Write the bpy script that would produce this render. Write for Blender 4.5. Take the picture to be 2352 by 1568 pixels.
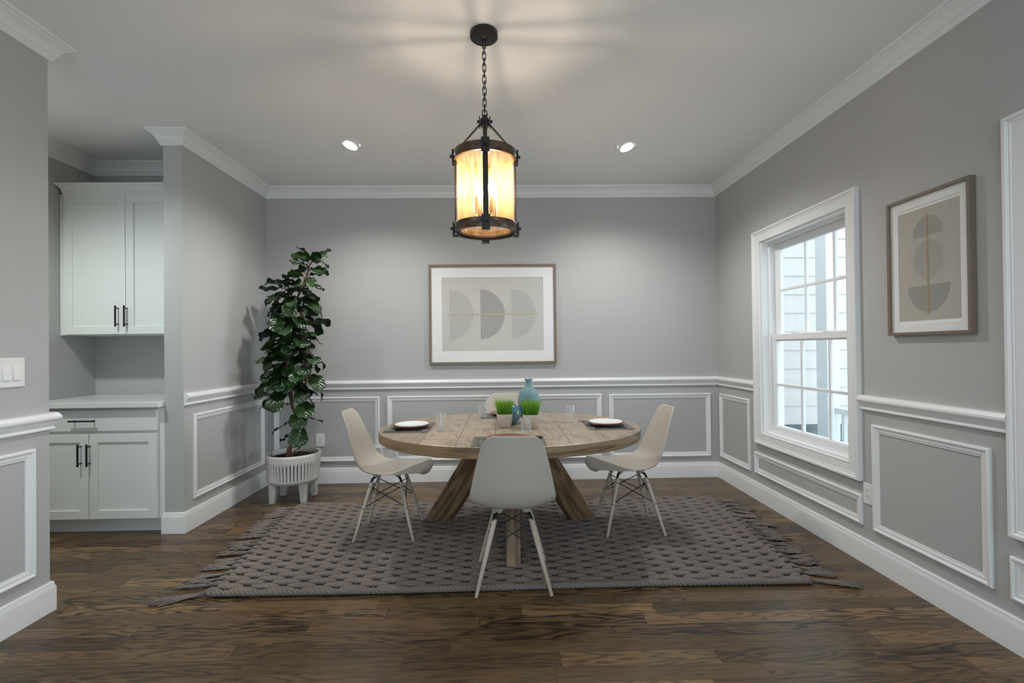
import bpy, bmesh, math, random
from mathutils import Vector, Matrix

for o in list(bpy.data.objects):
    bpy.data.objects.remove(o)
C = bpy.context.scene
COL = C.collection
PI = math.pi
R = random.Random(7)

# ------------------------------------------------------------------ camera, sky, sun, exposure
cam_d = bpy.data.cameras.new('camera')
cam = bpy.data.objects.new('camera', cam_d)
COL.objects.link(cam)
cr = Vector((0.99969311, -0.02222336, -0.01094541))
cu = Vector((0.01079767, -0.00675739, 0.99991887))
cf = Vector((0.02229552, 0.99973019, 0.00651536))
cam.matrix_world = Matrix(((cr.x, cu.x, -cf.x, 0), (cr.y, cu.y, -cf.y, 0), (cr.z, cu.z, -cf.z, 1.2316), (0, 0, 0, 1)))
cam_d.sensor_width = 36
cam_d.lens = 36 * 1110 / 2352
cam_d.shift_y = 8.42 / 2352
cam_d.clip_start = 0.05
C.camera = cam

W = bpy.data.worlds.new('World')
C.world = W
W.use_nodes = True
bg = W.node_tree.nodes['Background']
bg.inputs[0].default_value = (0.74, 0.89, 1.0, 1)
bg.inputs[1].default_value = 2.6

sun_d = bpy.data.lights.new('sun', 'SUN')
sun_d.energy = 1.6
sun_d.angle = math.radians(22)
sun_d.color = (0.90, 0.96, 1.0)
sun = bpy.data.objects.new('sun', sun_d)
COL.objects.link(sun)
sun.rotation_euler = Vector((-1, 0.12, -0.07)).to_track_quat('-Z', 'Y').to_euler()

C.view_settings.view_transform = 'Standard'
C.view_settings.look = 'None'
C.view_settings.gamma = 1
C.view_settings.use_curve_mapping = False
C.view_settings.exposure = 0.0
C.cycles.use_denoising = True
C.cycles.sample_clamp_indirect = 6
C.cycles.transparent_max_bounces = 24

# main dimensions (metres, camera stands above the origin)
XL, XR, YB, H = -2.172, 2.043, 4.529, 2.74
YP, YN, YR = 3.35, 2.37, -1.7          # end of left wall, end of near wall, wall behind the camera
XT = -2.299                            # far side of the left wall
XPL, YPB = -3.24, 3.93                 # pantry side wall, pantry back wall
WY0, WY1, WZ0, WZ1 = 2.790, 3.740, 0.548, 2.041
W2 = -1.937                            # shift from first window to the second

CAN_POWER = 74
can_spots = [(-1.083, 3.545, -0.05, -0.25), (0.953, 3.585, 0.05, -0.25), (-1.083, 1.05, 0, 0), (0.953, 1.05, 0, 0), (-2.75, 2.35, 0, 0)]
for i, (x, y, tx, ty) in enumerate(can_spots):
    d = bpy.data.lights.new('downlight_lamp', 'SPOT')
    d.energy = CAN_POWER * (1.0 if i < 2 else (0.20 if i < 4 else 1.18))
    d.spot_size = math.radians(150)
    d.spot_blend = 0.7
    d.shadow_soft_size = 0.055
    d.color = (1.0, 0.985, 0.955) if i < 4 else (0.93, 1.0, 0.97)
    o = bpy.data.objects.new('downlight_lamp', d)
    COL.objects.link(o)
    o.location = (x, y, H - 0.045)

# ------------------------------------------------------------------ node helpers
def node(nt, kind, ins=None, **attrs):
    n = nt.nodes.new(kind)
    for k, v in attrs.items():
        setattr(n, k, v)
    for k, v in (ins or {}).items():
        if isinstance(v, bpy.types.NodeSocket):
            nt.links.new(v, n.inputs[k])
        else:
            n.inputs[k].default_value = v
    return n

def mth(nt, op, a, b=0.0, c=0.0):
    return node(nt, 'ShaderNodeMath', {0: a, 1: b, 2: c}, operation=op).outputs[0]

def mixc(nt, f, a, b, blend='MIX'):
    n = node(nt, 'ShaderNodeMix', None, data_type='RGBA', blend_type=blend)
    for idx, v in ((0, f), (6, a), (7, b)):
        if isinstance(v, bpy.types.NodeSocket):
            nt.links.new(v, n.inputs[idx])
        else:
            n.inputs[idx].default_value = v if idx == 0 else (tuple(v) + (1,))[:4]
    return n.outputs[2]

def ramp(nt, f, stops):
    n = node(nt, 'ShaderNodeValToRGB', {0: f})
    el = n.color_ramp.elements
    el[0].position, el[0].color = stops[0][0], tuple(stops[0][1]) + (1,)
    el[1].position, el[1].color = stops[-1][0], tuple(stops[-1][1]) + (1,)
    for p, c in stops[1:-1]:
        e = el.new(p)
        e.color = tuple(c) + (1,)
    return n.outputs[0]

def mat(name, col=(0.8, 0.8, 0.8), rough=0.5, metal=0.0, spec=0.5, coat=0.0):
    m = bpy.data.materials.new(name)
    m.use_nodes = True
    b = m.node_tree.nodes['Principled BSDF']
    b.inputs['Base Color'].default_value = tuple(col) + (1,)
    b.inputs['Roughness'].default_value = rough
    b.inputs['Metallic'].default_value = metal
    b.inputs['Specular IOR Level'].default_value = spec
    b.inputs['Coat Weight'].default_value = coat
    return m, m.node_tree, b

def bump(nt, b, h, strength=0.2, dist=0.01):
    n = node(nt, 'ShaderNodeBump', {'Height': h, 'Strength': strength, 'Distance': dist})
    nt.links.new(n.outputs[0], b.inputs['Normal'])

def objco(nt):
    return node(nt, 'ShaderNodeTexCoord').outputs['Object']

def noise(nt, vec, scale=5.0, detail=2.0, rough=0.5, dist=0.0):
    return node(nt, 'ShaderNodeTexNoise', {'Vector': vec, 'Scale': scale, 'Detail': detail, 'Roughness': rough, 'Distortion': dist}).outputs[0]

def vmul(nt, v, s):
    return node(nt, 'ShaderNodeVectorMath', {0: v, 1: s}, operation='MULTIPLY').outputs[0]

def paint(name, col, rough, bscale=0.0):
    m, nt, b = mat(name, col, rough)
    v = objco(nt)
    n = noise(nt, v, 1.3, 2)
    c = mixc(nt, n, tuple(x * 0.985 for x in col), tuple(min(1, x * 1.015) for x in col))
    nt.links.new(c, b.inputs['Base Color'])
    if bscale:
        bump(nt, b, noise(nt, v, bscale, 3), 0.06, 0.002)
    return m

M = {}
M['wall'] = paint('wall_paint', (0.455, 0.455, 0.452), 0.62, 260)
M['ceiling'] = paint('ceiling_paint', (0.86, 0.86, 0.86), 0.9, 200)
M['trim'] = paint('trim_paint', (0.80, 0.805, 0.81), 0.38)
M['cabinet'] = paint('cabinet_paint', (0.74, 0.765, 0.745), 0.4)
M['plastic'] = paint('white_plastic', (0.80, 0.80, 0.79), 0.35)
M['black'] = mat('black_metal', (0.012, 0.012, 0.013), 0.45, 0.3)[0]
M['dark_gap'] = mat('dark_recess', (0.02, 0.02, 0.02), 0.8)[0]
M['wire'] = mat('black_wire', (0.014, 0.013, 0.013), 0.42, 0.5)[0]

def quartz():
    m, nt, b = mat('quartz', (0.7, 0.72, 0.71), 0.18)
    v = objco(nt)
    n = noise(nt, v, 120, 4, 0.7)
    c = ramp(nt, n, [(0.30, (0.45, 0.47, 0.47)), (0.45, (0.70, 0.72, 0.71)), (0.8, (0.78, 0.79, 0.78))])
    nt.links.new(c, b.inputs['Base Color'])
    return m
M['quartz'] = quartz()

def wood_rings(nt, u, v, w, su, sv, k, fine_u, fine_v, det=2.0, rgh=0.45):
    """contour-line grain: u along the grain, v across, w a per-board offset. returns ring 0..1 and fine streak 0..1"""
    vec = node(nt, 'ShaderNodeCombineXYZ', {0: mth(nt, 'MULTIPLY', u, su), 1: mth(nt, 'MULTIPLY', v, sv), 2: w}).outputs[0]
    f = noise(nt, vec, 1.0, det, rgh)
    s = mth(nt, 'SINE', mth(nt, 'MULTIPLY', f, k))
    ring = mth(nt, 'MULTIPLY_ADD', s, 0.5, 0.5)
    vec2 = node(nt, 'ShaderNodeCombineXYZ', {0: mth(nt, 'MULTIPLY', u, fine_u), 1: mth(nt, 'MULTIPLY', v, fine_v), 2: w}).outputs[0]
    fine = noise(nt, vec2, 1.0, 3.0, 0.65)
    return ring, fine

def board_ids(nt, u, v, width, length, v0=0.0):
    row = mth(nt, 'FLOOR', mth(nt, 'DIVIDE', mth(nt, 'SUBTRACT', v, v0), width))
    rnd = node(nt, 'ShaderNodeTexWhiteNoise', {'W': row}, noise_dimensions='1D').outputs[0]
    ln = mth(nt, 'MULTIPLY_ADD', rnd, length * 0.6, length * 0.7)
    uu = mth(nt, 'DIVIDE', mth(nt, 'ADD', u, mth(nt, 'MULTIPLY', rnd, 17.3)), ln)
    colm = mth(nt, 'FLOOR', uu)
    vec = node(nt, 'ShaderNodeCombineXYZ', {0: row, 1: colm, 2: 0.0}).outputs[0]
    idn = node(nt, 'ShaderNodeTexWhiteNoise', {'Vector': vec}, noise_dimensions='2D')
    fv = mth(nt, 'FRACT', mth(nt, 'DIVIDE', mth(nt, 'SUBTRACT', v, v0), width))
    fu = mth(nt, 'FRACT', uu)
    ev = mth(nt, 'MULTIPLY', mth(nt, 'MINIMUM', fv, mth(nt, 'SUBTRACT', 1.0, fv)), width)
    eu = mth(nt, 'MULTIPLY', mth(nt, 'MINIMUM', fu, mth(nt, 'SUBTRACT', 1.0, fu)), ln)
    return idn.outputs[0], idn.outputs[1], mth(nt, 'MINIMUM', ev, eu)

def floor_mat():
    m, nt, b = mat('stained_oak_floor', (0.1, 0.06, 0.03), 0.3)
    sep = node(nt, 'ShaderNodeSeparateXYZ', {0: objco(nt)})
    x, y = sep.outputs[0], sep.outputs[1]
    idv, idc, edge = board_ids(nt, x, y, 0.0905, 0.85, 2.23 - 0.0905 * 60)
    w = mth(nt, 'MULTIPLY', idv, 60.0)
    ring, fine = wood_rings(nt, x, y, w, 1.25, 9.0, 88.0, 8.0, 300.0, 3.0, 0.5)
    ring = mth(nt, 'POWER', ring, 0.55)
    sel = node(nt, 'ShaderNodeSeparateXYZ', {0: idc})
    rw_ = mth(nt, 'MULTIPLY_ADD', mth(nt, 'POWER', sel.outputs[2], 1.5), 0.55, 0.12)
    g = mth(nt, 'ADD', mth(nt, 'MULTIPLY', mth(nt, 'SUBTRACT', ring, 0.6), rw_), mth(nt, 'MULTIPLY_ADD', fine, 0.8, 0.25))
    g = mth(nt, 'ADD', g, mth(nt, 'MULTIPLY_ADD', sel.outputs[0], 0.16, -0.10))
    c = ramp(nt, g, [(0.27, (0.015, 0.0095, 0.006)), (0.48, (0.062, 0.036, 0.0155)), (0.68, (0.128, 0.076, 0.032)), (0.92, (0.180, 0.112, 0.052))])
    v = mth(nt, 'MULTIPLY_ADD', sel.outputs[1], 0.85, 0.55)
    c = mixc(nt, 1.0, c, node(nt, 'ShaderNodeCombineColor', {0: v, 1: v, 2: v}).outputs[0], 'MULTIPLY')
    seam = mth(nt, 'LESS_THAN', edge, 0.0011)
    c = mixc(nt, mth(nt, 'MULTIPLY', seam, 0.6), c, (0.008, 0.006, 0.004))
    nt.links.new(c, b.inputs['Base Color'])
    rg = mth(nt, 'MULTIPLY_ADD', fine, 0.16, 0.25)
    nt.links.new(rg, b.inputs['Roughness'])
    hgt = mth(nt, 'SUBTRACT', mth(nt, 'MULTIPLY', g, 0.25), seam)
    bump(nt, b, hgt, 0.22, 0.0015)
    return m
M['floor'] = floor_mat()

def oak_top(name, light):
    m, nt, b = mat(name, (0.4, 0.3, 0.2), 0.36)
    sep = node(nt, 'ShaderNodeSeparateXYZ', {0: objco(nt)})
    x, y = sep.outputs[0], sep.outputs[1]
    idv, idc, edge = board_ids(nt, y, x, 0.196, 90.0, -0.09 - 0.196 * 20)
    w = mth(nt, 'MULTIPLY', idv, 40.0)
    ring, fine = wood_rings(nt, y, x, w, 1.3, 4.6, 70.0, 6.0, 150.0)
    ring = mth(nt, 'POWER', ring, 0.4)
    g = mth(nt, 'ADD', mth(nt, 'MULTIPLY', ring, 0.24), mth(nt, 'MULTIPLY', fine, 0.62))
    c = ramp(nt, g, [(0.18, (0.18, 0.128, 0.088)), (0.42, (0.32, 0.250, 0.184)), (0.80, (0.43, 0.352, 0.274))])
    sel = node(nt, 'ShaderNodeSeparateXYZ', {0: idc})
    v = mth(nt, 'MULTIPLY_ADD', sel.outputs[1], 0.25, 0.86)
    c = mixc(nt, 1.0, c, node(nt, 'ShaderNodeCombineColor', {0: v, 1: v, 2: v}).outputs[0], 'MULTIPLY')
    seam = mth(nt, 'LESS_THAN', edge, 0.0026)
    c = mixc(nt, mth(nt, 'MULTIPLY', seam, 0.65), c, (0.05, 0.03, 0.018))
    nt.links.new(c, b.inputs['Base Color'])
    bump(nt, b, mth(nt, 'SUBTRACT', mth(nt, 'MULTIPLY', g, 0.3), seam), 0.25, 0.002)
    return m
M['oak_top'] = oak_top('washed_oak_top', 1.0)

def oak_long(name, axis, cols, ring_k=40.0, across=9.0, edge_wrap=False):
    m, nt, b = mat(name, cols[1], 0.5)
    sep = node(nt, 'ShaderNodeSeparateXYZ', {0: objco(nt)})
    x, y, z = sep.outputs
    if edge_wrap:
        u = mth(nt, 'MULTIPLY', mth(nt, 'ARCTAN2', x, y), 0.7)
        v = z
    else:
        u, v = z, mth(nt, 'ADD', x, mth(nt, 'MULTIPLY', y, 0.8))
    info = node(nt, 'ShaderNodeObjectInfo').outputs['Random']
    ring, fine = wood_rings(nt, u, v, mth(nt, 'MULTIPLY', info, 30.0), 1.5, across, ring_k, 7.0, 150.0)
    g = mth(nt, 'ADD', mth(nt, 'MULTIPLY', ring, 0.45), mth(nt, 'MULTIPLY', fine, 0.55))
    c = ramp(nt, g, [(0.2, cols[0]), (0.5, cols[1]), (0.85, cols[2])])
    nt.links.new(c, b.inputs['Base Color'])
    bump(nt, b, g, 0.2, 0.002)
    return m
M['oak_edge'] = oak_long('oak_edge', 'T', [(0.10, 0.056, 0.026), (0.215, 0.135, 0.066), (0.31, 0.205, 0.11)], 30, 14, True)
M['oak_beam'] = oak_long('oak_beam', 'Z', [(0.085, 0.047, 0.022), (0.19, 0.115, 0.055), (0.29, 0.185, 0.095)], 34, 9)
M['pale_wood'] = oak_long('pale_beech', 'Z', [(0.40, 0.335, 0.26), (0.50, 0.43, 0.35), (0.56, 0.49, 0.41)], 20, 30)

M['ring_wood'] = oak_long('dark_ring_wood', 'T', [(0.035, 0.020, 0.011), (0.075, 0.043, 0.022), (0.12, 0.07, 0.036)], 30, 40, True)
M['ring_wood'].node_tree.nodes['Principled BSDF'].inputs['Roughness'].default_value = 0.3
M['bronze'] = mat('dark_bronze', (0.030, 0.026, 0.023), 0.45, 0.55)[0]
M['bronze'].node_tree.nodes['Principled BSDF'].inputs['Specular IOR Level'].default_value = 0.5

def shell_mat():
    m, nt, b = mat('greige_plastic', (0.52, 0.49, 0.45), 0.42)
    v = objco(nt)
    c = mixc(nt, noise(nt, v, 6, 3), (0.495, 0.450, 0.390), (0.52, 0.475, 0.415))
    nt.links.new(c, b.inputs['Base Color'])
    bump(nt, b, noise(nt, v, 420, 2), 0.05, 0.001)
    return m
M['shell'] = shell_mat()

def rug_mat():
    m, nt, b = mat('taupe_yarn', (0.15, 0.125, 0.11), 0.95, spec=0.15)
    v = objco(nt)
    n = noise(nt, v, 260, 3, 0.7)
    n2 = noise(nt, v, 3.0, 2)
    f = mth(nt, 'ADD', mth(nt, 'MULTIPLY', n, 0.8), mth(nt, 'MULTIPLY', n2, 0.25))
    c = ramp(nt, f, [(0.3, (0.122, 0.097, 0.087)), (0.55, (0.212, 0.178, 0.160)), (0.8, (0.29, 0.248, 0.225))])
    nt.links.new(c, b.inputs['Base Color'])
    bump(nt, b, n, 0.6, 0.003)
    return m
M['rug'] = rug_mat()

def leaf_mat():
    m, nt, b = mat('fiddle_leaf', (0.02, 0.07, 0.02), 0.3)
    uv = node(nt, 'ShaderNodeTexCoord').outputs['UV']
    sep = node(nt, 'ShaderNodeSeparateXYZ', {0: uv})
    u, v = sep.outputs[0], sep.outputs[1]
    au = mth(nt, 'ABSOLUTE', mth(nt, 'SUBTRACT', u, 0.5))
    mid = mth(nt, 'LESS_THAN', au, 0.025)
    sv = mth(nt, 'FRACT', mth(nt, 'MULTIPLY', mth(nt, 'SUBTRACT', v, mth(nt, 'MULTIPLY', au, 0.55)), 8.0))
    side = mth(nt, 'LESS_THAN', mth(nt, 'ABSOLUTE', mth(nt, 'SUBTRACT', sv, 0.5)), 0.07)
    vein = mth(nt, 'MAXIMUM', mid, mth(nt, 'MULTIPLY', side, 0.55))
    n = noise(nt, objco(nt), 9, 2)
    base = ramp(nt, n, [(0.3, (0.009, 0.024, 0.008)), (0.55, (0.016, 0.043, 0.012)), (0.75, (0.032, 0.074, 0.019))])
    c = mixc(nt, mth(nt, 'MULTIPLY', vein, 0.40), base, (0.060, 0.115, 0.040))
    nt.links.new(c, b.inputs['Base Color'])
    puff = mth(nt, 'SINE', mth(nt, 'MULTIPLY', sv, PI))
    bump(nt, b, mth(nt, 'SUBTRACT', puff, mth(nt, 'MULTIPLY', mid, 1.0)), 0.35, 0.006)
    return m
M['leaf'] = leaf_mat()

def noisy(name, c0, c1, scale, rough, bs=0.0, bd=0.01, spec=0.5):
    m, nt, b = mat(name, c0, rough, spec=spec)
    n = noise(nt, objco(nt), scale, 4, 0.6)
    nt.links.new(ramp(nt, n, [(0.3, c0), (0.7, c1)]), b.inputs['Base Color'])
    if bs:
        bump(nt, b, n, bs, bd)
    return m
M['taupe_wood'] = noisy('taupe_wood', (0.175, 0.138, 0.105), (0.205, 0.165, 0.128), 14, 0.5)
M['bark'] = noisy('fig_bark', (0.075, 0.035, 0.022), (0.20, 0.105, 0.065), 40, 0.7, 0.4)
M['soil'] = noisy('potting_soil', (0.012, 0.006, 0.004), (0.05, 0.026, 0.018), 60, 0.95, 0.8, 0.02)
M['planter'] = paint('planter_white', (0.53, 0.525, 0.51), 0.5)
M['pot'] = noisy('beige_ceramic', (0.50, 0.415, 0.345), (0.53, 0.44, 0.37), 5, 0.35)
M['terracotta'] = noisy('brown_ceramic', (0.185, 0.082, 0.055), (0.225, 0.105, 0.070), 12, 0.32)
M['white_ceramic'] = mat('white_ceramic', (0.80, 0.80, 0.79), 0.2)[0]
M['steel'] = mat('dark_steel', (0.10, 0.10, 0.105), 0.22, 0.95)[0]
M['stone'] = noisy('blue_grey_stone', (0.10, 0.125, 0.14), (0.24, 0.28, 0.30), 9, 0.85, 0.5)
M['concrete'] = noisy('porch_concrete', (0.35, 0.36, 0.36), (0.45, 0.46, 0.46), 6, 0.9)
M['siding'] = paint('white_siding', (0.735, 0.70, 0.665), 0.55)
M['ext_white'] = paint('exterior_trim', (0.80, 0.82, 0.83), 0.5)
M['mat_board'] = paint('mat_board', (0.80, 0.80, 0.795), 0.7)
M['paper'] = noisy('art_paper', (0.545, 0.535, 0.50), (0.57, 0.56, 0.525), 3, 0.75)
M['paper_warm'] = noisy('art_paper_warm', (0.44, 0.41, 0.36), (0.47, 0.44, 0.385), 3, 0.75)
M['ink'] = mat('grey_ink', (0.33, 0.325, 0.31), 0.8)[0]
M['ink_light'] = mat('pale_grey_ink', (0.40, 0.395, 0.375), 0.8)[0]
M['olive'] = mat('olive_line', (0.47, 0.435, 0.32), 0.8)[0]
M['tan'] = mat('tan_line', (0.38, 0.27, 0.16), 0.8)[0]

def grass_mat():
    m, nt, b = mat('wheat_grass', (0.1, 0.3, 0.02), 0.45)
    uv = node(nt, 'ShaderNodeTexCoord').outputs['UV']
    sep = node(nt, 'ShaderNodeSeparateXYZ', {0: uv})
    f = mth(nt, 'ADD', mth(nt, 'MULTIPLY', sep.outputs[1], 0.75), mth(nt, 'MULTIPLY', sep.outputs[0], 0.3))
    c = ramp(nt, f, [(0.0, (0.025, 0.09, 0.008)), (0.5, (0.10, 0.30, 0.012)), (1.0, (0.30, 0.52, 0.05))])
    nt.links.new(c, b.inputs['Base Color'])
    return m
M['grass'] = grass_mat()

def woven():
    m, nt, b = mat('woven_reed', (0.2, 0.2, 0.18), 0.85)
    sep = node(nt, 'ShaderNodeSeparateXYZ', {0: objco(nt)})
    a = mth(nt, 'SINE', mth(nt, 'MULTIPLY', sep.outputs[0], 2 * PI / 0.0065))
    n = noise(nt, vmul(nt, objco(nt), (160, 9, 1)), 1.0, 2)
    f = mth(nt, 'ADD', mth(nt, 'MULTIPLY', a, 0.10), n)
    c = ramp(nt, f, [(0.25, (0.10, 0.095, 0.082)), (0.55, (0.18, 0.172, 0.150)), (0.8, (0.25, 0.24, 0.21))])
    nt.links.new(c, b.inputs['Base Color'])
    bump(nt, b, a, 0.5, 0.002)
    return m
M['woven'] = woven()

def thin_glass(name, tint, gloss, seeds=False, density=0.0, body=(1, 1, 1), streak=False, grough=0.06):
    m = bpy.data.materials.new(name)
    m.use_nodes = True
    nt = m.node_tree
    for n in list(nt.nodes):
        nt.nodes.remove(n)
    out = node(nt, 'ShaderNodeOutputMaterial')
    tr = node(nt, 'ShaderNodeBsdfTransparent', {0: tuple(tint) + (1,)})
    gl = node(nt, 'ShaderNodeBsdfGlossy', {0: (1, 1, 1, 1), 'Roughness': grough})
    lw = node(nt, 'ShaderNodeLayerWeight', {0: 0.5})
    f = mth(nt, 'MULTIPLY_ADD', mth(nt, 'POWER', lw.outputs['Facing'], 3.2), gloss, 0.03 * gloss)
    v = objco(nt)
    if seeds:
        vo = node(nt, 'ShaderNodeTexVoronoi', {'Vector': vmul(nt, v, (1, 1, 0.75)), 'Scale': 170.0 if not streak else 230.0})
        dots = ramp(nt, vo.outputs['Distance'], [(0.10, (1, 1, 1)), (0.38, (0, 0, 0))])
        nb = node(nt, 'ShaderNodeBump', {'Height': dots, 'Strength': 0.8, 'Distance': 0.004})
        nt.links.new(nb.outputs[0], gl.inputs['Normal'])
        nt.links.new(nb.outputs[0], lw.inputs['Normal'])
    mix = node(nt, 'ShaderNodeMixShader', {0: f, 1: tr.outputs[0], 2: gl.outputs[0]})
    last = mix
    if density > 0:
        di = node(nt, 'ShaderNodeBsdfDiffuse', {0: tuple(body) + (1,)})
        tl = node(nt, 'ShaderNodeBsdfTranslucent', {0: tuple(body) + (1,)})
        ad = node(nt, 'ShaderNodeMixShader', {0: 0.6, 1: di.outputs[0], 2: tl.outputs[0]})
        n = noise(nt, vmul(nt, v, (75, 75, 11)) if streak else vmul(nt, v, (90, 90, 90)), 1.0, 4, 0.7)
        dens = mth(nt, 'MULTIPLY', mth(nt, 'MAXIMUM', mth(nt, 'MULTIPLY_ADD', n, 4.0 if streak else 1.6, -1.0 if streak else 0.2), 0.1), density)
        if seeds:
            dens = mth(nt, 'ADD', dens, mth(nt, 'MULTIPLY', dots, density * 0.8))
        dens = mth(nt, 'MINIMUM', dens, 0.95)
        last = node(nt, 'ShaderNodeMixShader', {0: dens, 1: mix.outputs[0], 2: ad.outputs[0]})
    nt.links.new(last.outputs[0], out.inputs[0])
    return m
M['pane'] = thin_glass('window_glass', (0.98, 0.995, 0.99), 0.5)
M['art_glass'] = thin_glass('picture_glass', (0.995, 0.995, 0.995), 0.12, grough=0.35)
M['tumbler'] = thin_glass('bubble_glass', (0.975, 0.98, 0.98), 1.0, True, 0.07, (0.9, 0.91, 0.91))
M['shade_glass'] = thin_glass('seeded_shade_glass', (1.0, 0.95, 0.86), 0.4, True, 0.27, (0.52, 0.335, 0.16), True)

def blue_glass(name, speck):
    m, nt, b = mat(name, (0.16, 0.40, 0.45), 0.12)
    v = objco(nt)
    if speck:
        vo = node(nt, 'ShaderNodeTexVoronoi', {'Vector': v, 'Scale': 270.0})
        d = ramp(nt, vo.outputs['Distance'], [(0.25, (0, 0, 0)), (0.62, (1, 1, 1))])
        c = mixc(nt, d, (0.055, 0.19, 0.22), (0.29, 0.49, 0.52))
        bump(nt, b, vo.outputs['Distance'], 0.5, 0.004)
    else:
        c = ramp(nt, noise(nt, v, 30, 3), [(0.35, (0.10, 0.235, 0.27)), (0.7, (0.17, 0.325, 0.365))])
    nt.links.new(c, b.inputs['Base Color'])
    b.inputs['Transmission Weight'].default_value = 0.25
    return m
M['vase_speck'] = blue_glass('speckled_blue_glass', True)
M['vase_plain'] = blue_glass('plain_blue_glass', False)

def emit(name, col, strength):
    m = bpy.data.materials.new(name)
    m.use_nodes = True
    nt = m.node_tree
    for n in list(nt.nodes):
        nt.nodes.remove(n)
    e = node(nt, 'ShaderNodeEmission', {0: tuple(col) + (1,), 1: strength})
    nt.links.new(e.outputs[0], node(nt, 'ShaderNodeOutputMaterial').inputs[0])
    return m
M['bulb'] = emit('lit_bulb', (1.0, 0.80, 0.58), 280)
M['lens'] = emit('lit_lens', (1.0, 0.98, 0.95), 9)

# ------------------------------------------------------------------ object helpers
def tag(o, label=None, cat=None, group=None, kind=None):
    if label: o['label'] = label
    if cat: o['category'] = cat
    if group: o['group'] = group
    if kind: o['kind'] = kind
    return o

def thing(name, label, cat, loc=(0, 0, 0), rz=0.0, group=None, kind=None):
    o = bpy.data.objects.new(name, None)
    o.empty_display_size = 0.05
    COL.objects.link(o)
    o.location = loc
    o.rotation_euler = (0, 0, rz)
    return tag(o, label, cat, group, kind)

def build(name, bm, mats, parent=None, loc=None, smooth=None, bevel=0.0, recalc=True, seg=2):
    if recalc:
        bmesh.ops.recalc_face_normals(bm, faces=bm.faces)
    me = bpy.data.meshes.new(name)
    bm.to_mesh(me)
    bm.free()
    if not isinstance(mats, (list, tuple)):
        mats = [mats]
    for m in mats:
        me.materials.append(M[m])
    if smooth is not None:
        for p in me.polygons:
            p.use_smooth = True
        if smooth < 180:
            me.set_sharp_from_angle(angle=math.radians(smooth))
    o = bpy.data.objects.new(name, me)
    COL.objects.link(o)
    if parent is not None:
        o.parent = parent
    if loc is not None:
        o.location = loc
    if bevel:
        md = o.modifiers.new('bevel', 'BEVEL')
        md.width = bevel
        md.segments = seg
        md.limit_method = 'ANGLE'
    return o

def copy_tree(o, parent=None):
    c = o.copy()
    COL.objects.link(c)
    if parent is not None:
        c.parent = parent
    for ch in list(o.children):
        copy_tree(ch, c)
    return c

def NB():
    return bmesh.new()

def box(bm, x0, x1, y0, y1, z0, z1, mi=0):
    v = [bm.verts.new(p) for p in ((x0, y0, z0), (x1, y0, z0), (x1, y1, z0), (x0, y1, z0), (x0, y0, z1), (x1, y0, z1), (x1, y1, z1), (x0, y1, z1))]
    for f in ((0, 3, 2, 1), (4, 5, 6, 7), (0, 1, 5, 4), (1, 2, 6, 5), (2, 3, 7, 6), (3, 0, 4, 7)):
        fc = bm.faces.new([v[i] for i in f])
        fc.material_index = mi
    return v

def obox(bm, mtx, sx, sy, sz, mi=0):
    vs = box(bm, -sx / 2, sx / 2, -sy / 2, sy / 2, -sz / 2, sz / 2, mi)
    for v in vs:
        v.co = mtx @ v.co

def lathe(bm, prof, n=32, close_top=False, close_bottom=False, mi=0, cx=0, cy=0, fx=None):
    rings = []
    for r, z in prof:
        ring = []
        for k in range(n):
            a = 2 * PI * k / n
            x, y = r * math.cos(a), r * math.sin(a)
            if fx: x, y = fx(x, y, r, a)
            ring.append(bm.verts.new((cx + x, cy + y, z)))
        rings.append(ring)
    for i in range(len(rings) - 1):
        for k in range(n):
            f = bm.faces.new((rings[i][k], rings[i][(k + 1) % n], rings[i + 1][(k + 1) % n], rings[i + 1][k]))
            f.material_index = mi
    if close_bottom: bm.faces.new(rings[0][::-1]).material_index = mi
    if close_top: bm.faces.new(rings[-1]).material_index = mi
    return rings

def tube(bm, pts, rad, n=8, caps=True, mi=0):
    pts = [Vector(p) for p in pts]
    rads = rad if isinstance(rad, (list, tuple)) else [rad] * len(pts)
    rings, ref = [], None
    for i, p in enumerate(pts):
        t = (pts[min(i + 1, len(pts) - 1)] - pts[max(i - 1, 0)]).normalized()
        if ref is None:
            ref = t.orthogonal().normalized()
        ref = (ref - t * ref.dot(t))
        ref = ref.normalized() if ref.length > 1e-6 else t.orthogonal().normalized()
        b = t.cross(ref)
        rings.append([bm.verts.new(p + (ref * math.cos(2 * PI * k / n) + b * math.sin(2 * PI * k / n)) * rads[i]) for k in range(n)])
    for i in range(len(rings) - 1):
        for k in range(n):
            bm.faces.new((rings[i][k], rings[i][(k + 1) % n], rings[i + 1][(k + 1) % n], rings[i + 1][k])).material_index = mi
    if caps:
        bm.faces.new(rings[0][::-1]).material_index = mi
        bm.faces.new(rings[-1]).material_index = mi

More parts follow.
